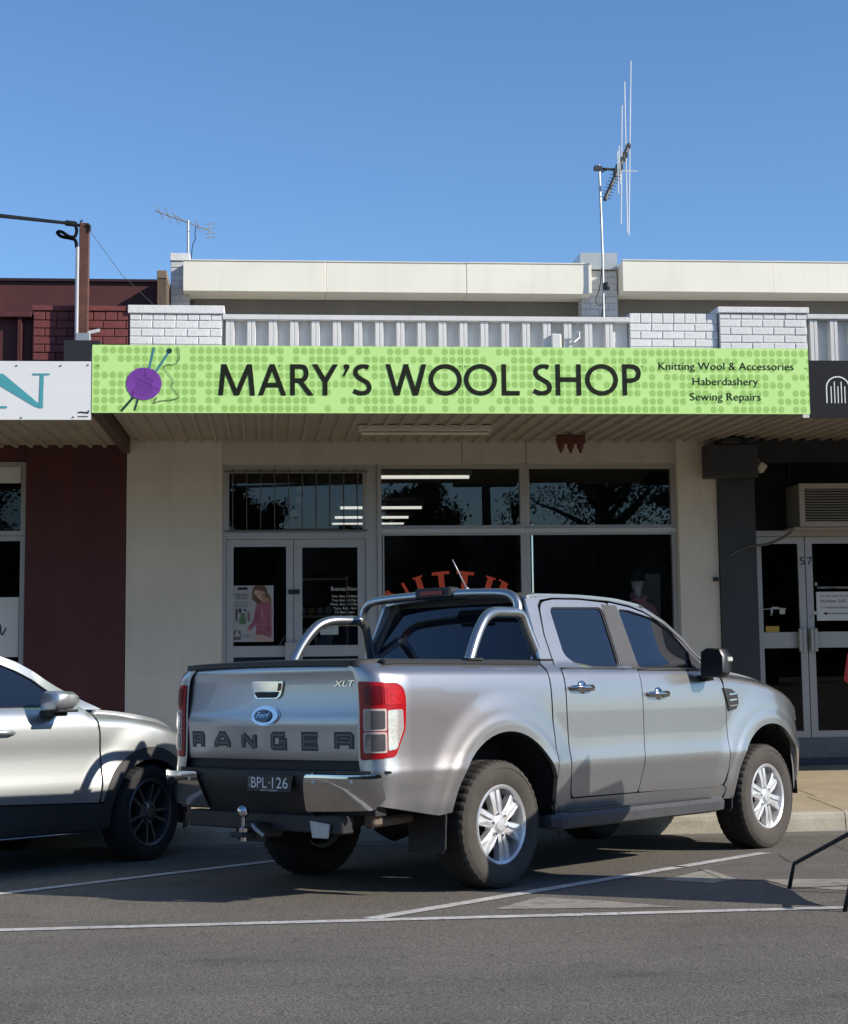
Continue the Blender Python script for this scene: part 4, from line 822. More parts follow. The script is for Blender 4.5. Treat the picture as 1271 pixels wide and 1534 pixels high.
for i, (px, Y, h, wd, n, bare, lb) in enumerate(((372, -20, 7.7, 1.8, 3600, False, 'dense dark tree across the street reflected left of the door glass'), (515, -24, 7.4, 1.5, 2600, False, 'small dark tree across the street reflected over the right door'), (630, -21, 8.1, 2.0, 4000, False, 'round leafy tree across the street reflected in the left shop window'), (772, -23, 8.4, 1.3, 700, True, 'thin tree beside the pole across the street'), (905, -19, 12, 3.8, 4200, True, 'tall sparse tree across the street reflected in the right shop window'), (1040, -22, 10, 1.9, 2600, False, 'broad tree added across the street to darken the right shop window edge'), (1150, -21, 11.5, 4.6, 4200, False, 'broad tree added across the street to darken the left door of 57'), (1290, -22, 11.5, 4.8, 4200, False, 'rightmost broad tree added across the street to darken the glass of 57'), (-10, -21, 10.5, 2.6, 3600, False, 'broad tree added across the street to darken the maroon shop window'), (190, -22, 8, 2.0, 2600, False, 'leafy tree added across the street to cover sky between the two shops'))):  # last five trees are added to cover bright sky mirrored in the glass
    q = onY(px, 900, YM-Y); tree('street_tree', lb, (q.x, Y, -.05), h, wd, n, LEAF[i % 2], 20+i, .085 if not bare else .07, bare, .16)
q = onY(733, 800, YM+17); up = thing('utility_pole', 'wooden utility pole with crossarm across the street', 'pole', (q.x, -17, 0))
m = MB(); m.tube([(q.x, -17, -.1), (q.x-.12, -17, 9.6)], [.17, .12], 12); obj('pole', m, BARK, up)
zc = onY(720, 726, YM+17).z; m = MB(); m.box(q.x-1.1, q.x+.9, -17.2, -17.08, zc-.06, zc+.06); obj('crossarm', m, BARK, up)
for k, dx in enumerate((-1.0, -.55, .4, .8)):
    m = MB(); m.lathe([(0, .16), (.03, .15), (.05, .1), (.03, .06), (.05, 0)], lambda u, v, d: (q.x+dx+u, -17.14+v, zc+.06+d), 10); obj('insulator', m, M('porcelain', (.4, .4, .4), .3), up)
    m = MB(); m.tube([(q.x+dx-26, -19+k*.3, zc+1.5), (q.x+dx-12, -18, zc-.1), (q.x+dx, -17.14, zc+.2), (q.x+dx+14, -16.5, zc-.3), (q.x+dx+30, -15, zc+1.2)], .014, 5); tag(obj('power_line', m, BLK), ('leftmost', 'second', 'third', 'rightmost')[k]+' power line on the utility pole across the street', 'cable', 'power lines across the street')
q = onY(178, 405, 40); tree('gum_tree', 'wispy gum tree top showing above the maroon roof', (q.x, 40, -.05), q.z+.1, 1.6, 500, LEAF[1], 61, .12, False, .75)
for X0, X1, lb in ((-45, 7.9, 'invented low brick shop row added across the street for reflections, left one'), (8.2, 60, 'invented low brick shop row added across the street for reflections, right one')):  # invented unseen rows, tall and wide enough to darken reflections in glass and paint
    t = thing('added_low_shops', lb, 'building', ((X0+X1)/2, -34, 0)); m = MB(); m.box(X0, X1, -44, -34, -.1, 6.2); obj('wall', m, M('far_wall', (.16, .13, .105), .8, var=.2, scale=.6), t); m = MB(); m.box(X0, X1, -33.99, -31.2, 3.0, 3.3); obj('awning', m, M('far_awning', (.12, .12, .12), .7), t)
    x = X0+1.2
    while x+3.4 < X1: m = MB(); m.box(x, x+3.2, -33.99, -33.92, .5, 2.7); obj('shop_window', m, M('black_glass', (.006, .006, .007)), t); x += 4.1
# ------------------------------------------------------------------ vehicles
SILVER = M('silver_paint', (.375, .37, .37), .34, .86, var=.03, scale=2, coat=1, crough=.03)
SILV2 = M('light_silver_paint', (.60, .63, .635), .36, .8, var=.03, scale=2, coat=1, crough=.03)
CHROME = M('chrome', (.55, .55, .56), .09, 1, var=.05)
STAIN = M('polished_tube', (.46, .46, .46), .27, .95, var=.05, scale=12)
TINT = M('tinted_glass', (.006, .008, .014), .03, 0, var=0, spec=.9)
RUB = M('tyre_rubber', (.017, .016, .015), .85, var=.25, scale=9, bump=.25, bscale=120)
DUST = M('dusty_sidewall', (.055, .048, .041), .88, var=.3, scale=6, bump=.15)
ALLOY = M('alloy_wheel', (.72, .72, .72), .33, .65, var=.03)
DALLOY = M('dark_alloy', (.12, .122, .13), .35, .7, var=.05)
UNDER = M('underbody', (.012, .012, .012), .9)
TRIM = M('grey_trim', (.05, .05, .052), .55, var=.12, scale=10)
REDL = M('red_lens', (.33, .004, .007), .22, 0, var=.2, scale=40, spec=.3)
CLEARL = M('clear_lens', (.62, .60, .58), .12, .5, var=.3, scale=60, coat=1)
GREYL = M('smoked_lens', (.09, .09, .09), .15, 0, var=.2, scale=30, coat=1)
def vehicle(name, label, cat, tx, ty, th, z=0):
    o = thing(name, label, cat, (tx, ty, SL*(YK-ty)+z), world=False)
    n = Vector((0, SL, 1)).normalized(); f = Vector((math.cos(th), math.sin(th), -SL*math.sin(th))).normalized(); l = n.cross(f)
    o.rotation_euler = Matrix((f, l, n)).transposed().to_euler(); return o
def wheel(root, x, y, r, wd, rim_r, style, sgn, steer=0, nm='wheel'):
    """outer face looks along sgn*y; rim barrel is the part, tyre, spokes, cap and nuts hang on it"""
    Mx = Matrix.Translation((x, y, r-.006)) @ Matrix.Rotation(steer, 4, 'Z')
    mp = lambda u, v, d: (u, sgn*d, v)
    hw = wd/2; b = MB(); b.lathe([(rim_r+.012, hw-.012), (rim_r+.004, hw-.004), (rim_r-.012, hw-.012), (rim_r-.02, hw-.05), (rim_r-.045, -hw+.05), (rim_r-.02, -hw+.02)], mp, 48)
    wo = obj(nm, b, ALLOY if style == 6 else DALLOY, root, True, 35); wo.matrix_basis = Mx
    t = MB(); n = 132; o0 = 0
    pro = [(rim_r-.005, -hw+.02), (rim_r+.03, -hw-.004), (r-.05, -hw-.006), (r-.014, -hw+.014), (r, -hw+.035), (r, -.02), (r-.007, -.015), (r-.007, .015), (r, .02), (r, hw-.035), (r-.012, hw-.012), (r-.03, hw+.0), (r-.045, hw+.007), (r-.049, hw+.003), (r-.075, hw+.008), (rim_r+.06, hw+.006), (rim_r+.03, hw+.0), (rim_r+.008, hw-.012), (rim_r-.005, hw-.03)]
    k = len(pro)
    for i in range(n):
        a = 2*math.pi*i/n; g = (i % 3 == 0)
        for j, (rr, d) in enumerate(pro):
            if g and j in (3, 4, 9, 10): rr -= .011 if j in (4, 9) else .007
            t.v.append(mp(rr*math.cos(a), rr*math.sin(a), d))
    for i in range(n):
        for j in range(k-1): t.f.append((i*k+j, ((i+1) % n)*k+j, ((i+1) % n)*k+j+1, i*k+j+1))
    ty = obj('tyre', t, DUST if style == 6 else RUB, wo, True, 28); ty.data.materials.append(RUB)
    for p in ty.data.polygons:
        if p.index % (k-1) < 9: p.material_index = 1
    d = MB(); d.lathe([(0, hw-.095), (rim_r*.90, hw-.100)], mp, 32); obj('spoke_shade_disc', d, UNDER, wo)  # black disc close behind the spokes, standing in for shade in the gaps
    if style == 6:
        sp = MB()
        for e in (-1, 1):
            P = [(.055, .008*e, .036), (.055, .034*e, .034), (.13, .047*e, .042), (rim_r-.012, .052*e, .030), (rim_r-.008, .020*e, .028), (.13, .012*e, .040)]
            lo = [(u, v, d-.045) for u, v, d in P]; K = len(P)
            sp.add([mp(u, v, hw-.06+d) for u, v, d in P+lo], [tuple(range(K)), tuple(range(2*K-1, K-1, -1))]+[(i, (i+1) % K, K+(i+1) % K, K+i) for i in range(K)])
        P = [(.05, .012, .028), (.05, -.012, .028), (rim_r-.01, -.02, .020), (rim_r-.01, .02, .020)]
        sp.add([mp(u, v, hw-.06+d) for u, v, d in P]+[mp(u, v, hw-.10+d) for u, v, d in P], [(0, 1, 2, 3), (7, 6, 5, 4), (0, 3, 7, 4), (1, 5, 6, 2), (2, 6, 7, 3), (0, 4, 5, 1)])
        N = 6
    else:
        sp = MB()
        for e in (-1, 1):
            P = [(.04, .004*e, .03), (.04, .022*e, .03), (rim_r-.01, .058*e, .036), (rim_r-.01, .040*e, .036)]
            sp.add([mp(u, v, hw-.06+d) for u, v, d in P]+[mp(u, v, hw-.10+d) for u, v, d in P], [(0, 1, 2, 3), (7, 6, 5, 4), (0, 3, 7, 4), (1, 5, 6, 2), (2, 6, 7, 3), (0, 4, 5, 1)])
        N = 5
    src = None
    for i in range(N):
        if src is None: s_ = src = obj('spoke', sp, ALLOY if style == 6 else DALLOY, wo)
        else: s_ = bpy.data.objects.new('spoke', src.data); col.objects.link(s_); s_.parent = wo
        s_.rotation_euler = (0, R_(360/N*i+(18 if style == 6 else 9)), 0)
    c = MB(); c.lathe([(0, hw-.012), (.036, hw-.014), (.044, hw-.022), (.085, hw-.032), (.092, hw-.07)], mp, 30); obj('hub_cap', c, ALLOY if style == 6 else DALLOY, wo, True, 35)
    for i in range(6 if style == 6 else 5):
        a = 2*math.pi*(i+.5)/(6 if style == 6 else 5)+R_(18); q = MB(); q.lathe([(0, .016), (.009, .014), (.011, 0)], lambda u, v, d: mp(.068*math.cos(a)+u, .068*math.sin(a)+v, hw-.03+d), 8); obj('wheel_nut', q, CHROME, wo)
    return wo
def archshell(root, x, z, r, y0, y1, sgn):
    m = MB(); m.lathe([(r, y0), (r, y1)], lambda u, v, d: (x+u, sgn*d, z+v), 26, R_(-4), R_(184)); m.lathe([(r, y0), (.05, y0)], lambda u, v, d: (x+u, sgn*d, z+v), 26, R_(-4), R_(184)); obj('arch_liner', m, UNDER, root, True, 40)

DUSTY = overlay(SILVER, (2.5, 2.5, 5), .55, .8, .9)
# ---------------- the ute
TX, TY, TH = .8469, 11.064, .75606
ute = vehicle('pickup_truck', 'silver dual-cab pickup with chrome sports bar parked nose to the kerb', 'pickup truck', TX, TY, TH)
PZ_ = [(.40, .868), (.46, .886), (.53, .902), (.62, .915), (.71, .929), (.742, .932), (.768, .928), (.84, .921), (.94, .9185), (1.08, .9175), (1.20, .911), (1.275, .899), (1.335, .875), (1.37, .845)]
PX_ = [(-1.128, -.150), (-1.125, -.125), (-1.116, -.085), (-1.095, -.050), (-1.045, -.022), (-.95, -.006), (-.85, 0), (.5, 0), (1.5, -.006), (2.6, 0), (3.25, 0), (3.5, -.018), (3.7, -.06), (3.85, -.12), (3.97, -.21), (4.05, -.32)]
_ct = [(-.85, -.85)]; _x = -.85; _y = 0
while _x > -1.127:
    nx_ = _x-.0005; ny_ = interp(nx_, PX_); _ct.append((_ct[-1][0]-math.hypot(.0005, ny_-_y), nx_)); _x, _y = nx_, ny_
SE = _ct[-1][0]; _ct = _ct[::-1]                                   # developed length round the rear corner
def xw(a):
    if a >= -.85: return a
    lo, hi = 0, len(_ct)-1
    while hi-lo > 1:
        mid = (lo+hi)//2
        if _ct[mid][0] <= a: lo = mid
        else: hi = mid
    t = (a-_ct[lo][0])/max(_ct[hi][0]-_ct[lo][0], 1e-9); return _ct[lo][1]+(_ct[hi][1]-_ct[lo][1])*min(max(t, 0), 1)
def cside(fn, sgn, off=0):
    def f(a, b):
        x = xw(a); d = .0015; x0, x1 = xw(a-d), xw(a+d); tx, ty = x1-x0, fn(x1, b)-fn(x0, b); L = math.hypot(tx, ty) or 1
        return Vector((x-ty/L*off, sgn*(fn(x, b)+tx/L*off), b))
    return f
ARCH = ((.02, .415, .535), (3.22, .415, .515))
zft = lambda x: interp(x, [(2.55, 1.335), (2.9, 1.312), (3.2, 1.272), (3.45, 1.222), (3.65, 1.16), (3.8, 1.10), (4.05, .98)])
def Yt(x, z):
    y = interp(z, PZ_)+interp(x, PX_)
    for cx, cz, ra in ARCH:
        r = math.hypot(x-cx, z-cz); y += .017*S((.80-r)/.17)*S((1.30-z)/.14) + .010*S((ra+.12-r)/.07)
    if x > 2.5: y -= .10*S(1-(zft(x)-z)/.085)**2*S((x-2.5)/.15)
    if x < .52: y -= .03*S((z-1.30)/.07)
    return y
Yg = lambda x, z: .835-(z-1.32)*.40-.16*S((x-1.9)/.9)*S((z-1.3)/.2)*.35
def Yc(x, z):                                                       # cab: body below the belt, tumblehome above
    b = S((z-1.325)/.03); return (1-b)*Yt(x, min(z, 1.36))+b*Yg(x, z)
def side(fn, sgn, off=0): return lambda a, b: Vector((a, sgn*(fn(a, b)+off), b))
ROOF = [(.60, 1.815), (.70, 1.832), (.9, 1.838), (1.2, 1.842), (1.59, 1.833), (1.80, 1.812), (1.976, 1.785), (2.22, 1.687), (2.397, 1.577), (2.512, 1.464), (2.62, 1.36)]
for sgn in (-1, 1):
    o = (0, sgn, 0); rv = (0, -sgn, 0)
    A = ARCH[0]
    bed = [(SE, 1.365), (SE, .80), (SE+.02, .57), (-.62, .478)] + arc(A[0], A[1], A[2], 172, 8, 26) + [(.545, .47), (.505, .50), (.492, 1.0), (.495, 1.365)]
    bo = pobj('bed_side', panel(bed, cside(Yt, sgn), rim=.03, rimv=rv, cell=.017), SILVER, ute, o)
    cabp = [(.512, .47), (.69, .47), (.672, .55), (.655, 1.10), (.66, 1.33), (.665, 1.56), (.712, 1.76), (.76, 1.80), (.9, 1.818), (1.2, 1.825), (1.57, 1.817), (1.8, 1.793), (1.96, 1.757), (2.2, 1.662), (2.38, 1.548), (2.50, 1.425), (2.62, 1.325), (2.72, 1.33)] + [(x, z) for x, z in reversed(ROOF)] + [(.575, 1.60), (.53, 1.37), (.512, 1.30)]
    pobj('cab_pillar', panel(cabp, side(Yc, sgn, -.004), rim=.02, rimv=rv), SILVER, ute, o)
    rw = rnd([(.826, 1.751), (1.448, 1.769), (1.418, 1.352), (1.10, 1.352), (.885, 1.378), (.808, 1.43)], .05); fwn = rnd([(1.638, 1.762), (1.76, 1.758), (2.05, 1.705), (2.241, 1.622), (2.385, 1.485), (2.49, 1.345), (1.632, 1.345)], .03)
    rd = rnd([(.677, .555), (.70, .512), (1.472, .506), (1.489, .56), (1.525, .70), (1.538, .9), (1.543, 1.33), (1.530, 1.80), (1.2, 1.812), (.9, 1.805), (.77, 1.785), (.722, 1.74), (.672, 1.56), (.668, 1.33), (.661, 1.10)], .03)
    d1_ = pobj('door', panel(rd, side(Yc, sgn), [rw], rim=.025, rimv=rv), SILVER, ute, o)
    fd = rnd([(1.497, .56), (1.480, .505), (2.47, .492), (2.55, .51), (2.60, .62), (2.612, 1.0), (2.600, 1.20), (2.56, 1.318), (2.49, 1.41), (2.365, 1.535), (2.19, 1.648), (1.95, 1.742), (1.79, 1.777), (1.56, 1.803), (1.538, 1.80), (1.551, 1.33), (1.546, .9), (1.533, .70)], .025)
    d2_ = pobj('door', panel(fd, side(Yc, sgn), [fwn], rim=.025, rimv=rv), SILVER, ute, o)
    gx = lambda P, k: [(sum(p[0] for p in P)/len(P)+(p[0]-sum(q[0] for q in P)/len(P))*k, sum(p[1] for p in P)/len(P)+(p[1]-sum(q[1] for q in P)/len(P))*k) for p in P]
    for d_, wn in ((d1_, rw), (d2_, fwn)):
        pobj('window_glass', panel(gx(wn, 1.03), side(Yc, sgn, -.016), rim=0), TINT, d_, o)
        pobj('window_seal', panel(gx(wn, 1.045), side(Yc, sgn, -.009), [gx(wn, .965)], rim=0, cell=.03), BLK, d_, o)
    pobj('pillar_trim', panel([(1.452, 1.79), (1.425, 1.345), (1.625, 1.345), (1.632, 1.785)], side(Yc, sgn, .003), rim=.004, rimv=rv), TRIM, d1_, o)
    m = MB(); m.tube([(x, sgn*(Yc(x, 1.337)+.004), 1.338-.006*(x-.7)) for x in (.68, .9, 1.2, 1.53)], .007, 6); m.tube([(x, sgn*(Yc(x, 1.334)+.004), 1.334-.010*(x-1.55)) for x in (1.56, 1.9, 2.2, 2.55)], .007, 6); obj('belt_moulding', m, BLK, ute, True)
    for d_, x, z in ((d1_, .82, 1.213), (d2_, 1.72, 1.165)):
        y = Yt(x, z); m = MB(); m.tube([(x-.115, sgn*(y+.012), z), (x-.09, sgn*(y+.042), z+.002), (x+.06, sgn*(y+.045), z), (x+.11, sgn*(y+.02), z-.004)], [.013, .016, .018, .02], 10); m.lathe([(0, .012), (.035, .010), (.045, 0)], lambda u, v, d: (x+.02+u*1.1, sgn*(y+d), z+v*1.0), 20); m.bbox(x+.06, x+.125, min(sgn*y, sgn*(y+.03)), max(sgn*y, sgn*(y+.03)), z-.024, z+.02, .008); obj('handle', m, CHROME, d_, True, 50)
    A = ARCH[1]
    fen = [(2.607, 1.318), (2.62, 1.0), (2.607, .62), (2.585, .535), (2.56, .503), (2.60, .47), (2.58, .40), (2.70, .40)] + arc(A[0], A[1], A[2], 180, 8, 26) + [(3.745, .46), (3.80, .60), (3.86, .80), (3.80, .955), (3.62, 1.10), (3.60, 1.175), (3.45, 1.219), (3.2, 1.268), (2.9, 1.308)]
    fe = pobj('front_fender', panel(fen, side(Yt, sgn), rim=.03, rimv=rv, cell=.018), SILVER, ute, o)
    hl = [(3.63, 1.165), (3.645, 1.105), (3.81, .96), (3.93, .93), (3.95, 1.02), (3.80, 1.09)]
    h_ = pobj('headlight', panel(hl, side(Yt, sgn, .002), rim=.02, rimv=rv), CLEARL, ute, o)
    sill = [(.512, .47), (.55, .40), (2.55, .385), (2.60, .47), (2.55, .500), (1.47, .498), (.70, .502), (.675, .53), (.665, .47)]
    pobj('rocker_panel', panel(sill, side(Yt, sgn, -.006), rim=.03, rimv=rv), SILVER, ute, o)
    m = MB(); vx = [(2.585, 1.20), (2.70, 1.19), (2.775, 1.15), (2.78, 1.085), (2.745, 1.045), (2.64, 1.03), (2.625, 1.10)]
    v_ = pobj('fender_vent', panel(vx, side(Yt, sgn, .010), rim=.012, rimv=rv, cell=.02), BLK, fe, o)
    for k in range(3):
        z = 1.062+k*.042; pobj('vent_bar', panel([(2.652, z), (2.75, z+.006), (2.752, z+.016), (2.65, z+.011)], side(Yt, sgn, .015), rim=.006, rimv=rv, cell=.02), CHROME, v_, o)
    # tail light
    tl_ = [(SE+.002, 1.262), (-.96, 1.250), (-.918, 1.225), (-.903, 1.17), (-.913, .985), (-.995, .83), (SE+.002, .812)]
    oc = (-.5, sgn, 0)
    t_ = pobj('tail_light', panel(rnd(tl_, .02), cside(Yt, sgn, .005), rim=.014, rimv=rv, cell=.016), REDL, ute, oc)
    pobj('clear_lens', panel(rnd([(-1.045, 1.095), (-.935, 1.10), (-.93, .99), (-.985, .875), (-1.045, .865)], .012), cside(Yt, sgn, .0085), rim=.004, rimv=rv, cell=.016), CLEARL, t_, oc)
    for z0, z1 in ((.990, 1.092), (.866, .960)):
        pobj('lens_surround', panel(rnd([(SE+.02, z0-.012), (-1.052, z0-.012), (-1.052, z1+.012), (SE+.02, z1+.012)], .012), cside(Yt, sgn, .008), rim=.003, rimv=rv, cell=.016), M('pale_surround', (.5, .40, .38), .3), t_, oc)
        pobj('reverse_lens', panel(rnd([(SE+.034, z0), (-1.064, z0), (-1.064, z1), (SE+.034, z1)], .01), cside(Yt, sgn, .0115), rim=.003, rimv=rv, cell=.016), GREYL, t_, oc)
    pobj('dark_lens', panel(rnd([(SE+.03, 1.128), (-1.07, 1.128), (-1.07, 1.235), (SE+.03, 1.235)], .01), cside(Yt, sgn, .008), rim=.003, rimv=rv, cell=.016), M('dark_red_lens', (.13, .003, .006), .25, spec=.3), t_, oc)
    pobj('stop_lens', panel(rnd([(-1.06, 1.125), (-.928, 1.128), (-.935, 1.20), (-.96, 1.232), (-1.06, 1.238)], .012), cside(Yt, sgn, .008), rim=.003, rimv=rv, cell=.016), M('bright_red_lens', (.46, .010, .012), .2, 0, var=.6, scale=70, spec=.35), t_, oc)
    # rail cap, mud flaps, step, mirror
    m = MB()
    for i in range(2): pass
    m.bbox(-1.0, .49, min(sgn*.70, sgn*.838), max(sgn*.70, sgn*.838), 1.358, 1.388, .01); obj('rail_cap', m, BLK, ute)
    m = MB(); m.prism([(.60, .64), (.915, .64), (.905, .28), (.88, .25), (.62, .25)], lambda u, v, d: (-.555-.03*(.6-v)+d, sgn*u, v), 0, .012); obj('mud_flap', m, BLK, ute)
    m = MB(); m.prism([(.66, .62), (.90, .60), (.90, .33), (.88, .30), (.68, .30)], lambda u, v, d: (2.665+.10*(v-.3)+d, sgn*u, v), 0, .012); obj('mud_flap', m, BLK, ute)
    m = MB(); pr = [(.80, .40), (.93, .425), (.965, .42), (.985, .395), (.975, .335), (.90, .315), (.80, .33)]
    n = len(pr); xs_ = (.44, .50, .55, 2.36, 2.45, 2.50); kf = (.75, .95, 1, 1, .95, .72)
    m.add([(x, sgn*(.80+(y-.80)*k), .375+(z-.375)*k) for x, k in zip(xs_, kf) for y, z in pr], [(i*n+j, i*n+(j+1) % n, (i+1)*n+(j+1) % n, (i+1)*n+j) for i in range(5) for j in range(n)]+[tuple(range(n-1, -1, -1)), tuple(5*n+j for j in range(n))])
    so_ = obj('side_step', m, M('step_plastic', (.055, .057, .062), .5, var=.2, scale=8, bump=.2), ute)
    m = MB(); m.box(.62, 2.3, min(sgn*.87, sgn*.955), max(sgn*.87, sgn*.955), .424, .430, lambda x, y, z: (x, y, z-.001+.0*x)); obj('step_tread', m, BLK, so_)
    for x in (.8, 1.5, 2.2):
        m = MB(); m.box(x-.03, x+.03, min(sgn*.5, sgn*.85), max(sgn*.5, sgn*.85), .345, .375); obj('step_bracket', m, UNDER, so_)
    mr_ = MB(); bx = [(.0, -.10), (.02, -.115), (.17, -.115), (.205, -.08), (.21, .05), (.18, .105), (.06, .115), (.01, .09)]
    cx_ = 2.30; rows = [(-.06, .93), (-.045, 1), (.03, 1), (.09, .8), (.115, .5)]; n = len(bx)
    mr_.add([(cx_+dx, sgn*(.935+.105+(u-.105)*k*.94), 1.38+v*k*.92) for dx, k in rows for u, v in bx], [(i*n+j, i*n+(j+1) % n, (i+1)*n+(j+1) % n, (i+1)*n+j) for i in range(4) for j in range(n)]+[tuple(4*n+j for j in range(n)), tuple(range(n))])
    mo_ = obj('mirror', mr_, M('satin_black', (.012, .012, .013), .35), ute, True, 35)
    m = MB(); m.flat([(.935+u*.88+.012, 1.38+v*.83) for u, v in bx], lambda u, v, d: (cx_-.062, sgn*u, v), 0); obj('mirror_glass', m, M('mirror_glass', (.012, .013, .015), .25, .0, spec=.4), mo_)
    m = MB(); m.bbox(cx_-.01, cx_+.06, min(sgn*1.125, sgn*1.147), max(sgn*1.125, sgn*1.147), 1.385, 1.42, .006); obj('indicator', m, CLEARL, mo_)
    m = MB(); m.prism([(.80, 1.30), (.98, 1.285), (.98, 1.255), (.86, 1.24), (.80, 1.27)], lambda u, v, d: (cx_-.02+d+(v-1.28)*-.5, sgn*u, v), 0, .07); m.prism([(2.30, 1.345), (2.47, 1.345), (2.40, 1.46), (2.385, 1.47)], lambda u, v, d: (u, sgn*(Yc(u, v)+.002+d), v), 0, .006); obj('mirror_arm', m, BLK, mo_)
    # sports bar side loop
    P = [(-.17, .785, 1.38), (-.10, .775, 1.50), (-.02, .76, 1.60), (.06, .745, 1.665), (.16, .73, 1.695), (.30, .715, 1.70), (.42, .71, 1.70), (.475, .712, 1.67), (.515, .722, 1.58), (.60, .75, 1.38)]
    m = MB(); m.tube(catm([(x, sgn*y, z) for x, y, z in P], 5), .035, 14); sb_ = obj('sports_bar_side', m, STAIN, ute, True)
    for x, y in ((-.17, .785), (.60, .75)): m = MB(); m.bbox(x-.075, x+.075, min(sgn*(y-.06), sgn*(y+.06)), max(sgn*(y-.06), sgn*(y+.06)), 1.387, 1.402, .004); obj('bar_foot', m, BLK, sb_)
    for cx, cz, ra in ARCH: archshell(ute, cx, cz, ra+.004, .50, .905 if cx < 1 else .85, sgn)
    wheel(ute, 0, sgn*.762, .390, .262, .232, 6, sgn); wheel(ute, 3.22, sgn*.762, .390, .262, .232, 6, sgn)
m = MB(); m.tube(catm([(.44, .705, 1.70), (.45, .69, 1.76), (.45, .65, 1.81), (.45, .56, 1.835), (.45, .3, 1.848), (.45, 0, 1.852), (.45, -.3, 1.848), (.45, -.56, 1.835), (.45, -.65, 1.81), (.45, -.69, 1.76), (.44, -.705, 1.70)], 5), .031, 14); hp = obj('sports_bar_hoop', m, STAIN, ute, True)
m = MB(); m.bbox(.392, .51, -.16, .16, 1.822, 1.899, .014); bh_ = obj('brake_light_housing', m, BLK, hp)
m = MB(); m.bbox(.386, .391, -.10, .10, 1.848, 1.876, .001); obj('brake_light', m, REDL, bh_)
# tailgate
def Xt(y, z): return interp(z, [(.78, -1.13), (.84, -1.141), (.95, -1.146), (1.015, -1.150), (1.035, -1.152), (1.055, -1.146), (1.12, -1.136), (1.22, -1.130), (1.30, -1.130), (1.335, -1.142), (1.362, -1.136), (1.375, -1.11)])+.028*(y/.77)**2
tgf = lambda off=0: (lambda a, b: Vector((Xt(a, b)-off, a, b)))
tg = pobj('tailgate', panel(rnd([(-.768, .808), (.768, .808), (.768, 1.30), (.735, 1.368), (-.735, 1.368), (-.768, 1.30)], .03), tgf(), rim=.03, rimv=(1, 0, 0)), SILVER, ute, (-1, 0, 0))
TP = lambda u, v, d: tuple(Vector((Xt(-u, v)-d, -u, v)))
m = MB(); m.prism(rnd([(-.14, 1.275), (.14, 1.275), (.12, 1.19), (.09, 1.168), (-.09, 1.168), (-.12, 1.19)], .02), TP, -.002, .012); th_ = obj('tailgate_handle', m, CHROME, tg)
m = MB(); m.prism(rnd([(-.115, 1.262), (.115, 1.262), (.105, 1.215), (-.105, 1.215)], .012), TP, .013, .028); obj('handle_bar', m, CHROME, th_)
m = MB(); m.prism(rnd([(-.11, 1.21), (.11, 1.21), (.085, 1.175), (-.085, 1.175)], .012), TP, .0125, .014); obj('handle_recess', m, M('gloss_black', (.012, .012, .014)), th_)
m = MB(); m.prism(ring(-.005, 1.068, .122, .060, 40), TP, -.004, .006); m.prism(ring(-.005, 1.068, .113, .053, 40), TP, .006, .013); bd = obj('badge', m, CHROME, tg, True, 30)
m = MB(); m.flat(ring(-.018, 1.068, .078, .038, 36), TP, .0175); obj('badge_field', m, M('badge_blue', (.006, .01, .03), .15, coat=1), bd)
m = MB(); text(m, 'Ford', -.072, 1.054, .038, .036, TP, .0195, shear=.35); obj('badge_script', m, CHROME, bd)
m = MB(); text(m, 'XLT', .545, 1.235, .705, .034, TP, .006, shear=.25); obj('model_lettering', m, CHROME, tg)
RG = {'R': [[(.1, 0), (.1, .92), (.82, .92), (.9, .82), (.9, .55), (.78, .45), (.1, .45)], [(.55, .45), (.72, .45), (.88, .32), (.88, 0)]], 'A': [[(.1, 0), (.1, .3), (.38, .92), (.62, .92), (.9, .3), (.9, 0)], [(.12, .33), (.88, .33)]], 'N': [[(.1, 0), (.1, .92)], [(.1, .92), (.9, .05)], [(.9, 0), (.9, .92)]], 'G': [[(.92, .92), (.18, .92), (.1, .82), (.1, .14), (.18, .06), (.9, .06), (.9, .48), (.5, .48)]], 'E': [[(.95, .92), (.1, .92), (.1, .06), (.95, .06)], [(.1, .48), (.9, .48)]]}
DEC = M('grey_decal', (.12, .125, .135), .45, var=.08); DEC2 = M('black_decal', (.03, .031, .034), .45)
for i, ch in enumerate('RANGER'):
    px0 = (287, 324, 369, 414, 459, 504)[i]; px1 = (313, 357, 398, 443, 489, 536)[i]
    d = ray((px0+px1)/2, 1112); u0 = -.712+(px0-287)*(1.436/249.); u1 = -.712+(px1-287)*(1.436/249.); z0, z1 = .862, .968
    for wd, mt, dd, nm in ((.038, DEC2, .0016, 'decal_outline'), (.011, DEC, .0030, 'decal_letter')):
        m = MB()
        for k, st in enumerate(RG[ch]): m.ribbon([(u0+.02+p[0]*(u1-u0-.04), z0+.014+p[1]*(z1-z0-.02)) for p in st], wd, TP, dd+.0005*k)
        obj(nm, m, mt, tg)
# tonneau
fz = lambda a, b: Vector((a, b, 1.392+.012*(1-(b/.8)**2)-.012*S((-.98-a)/.14)))
tn = pobj('tonneau_cover', panel(rnd([(-1.15, -.745), (-1.0, -.79), (.50, -.80), (.50, .80), (-1.0, .79), (-1.15, .745)], .05), fz, rim=.03, rimv=(0, 0, -1), cell=.06), M('black_vinyl', (.022, .022, .023), .55, bump=.2), ute, (0, 0, 1))
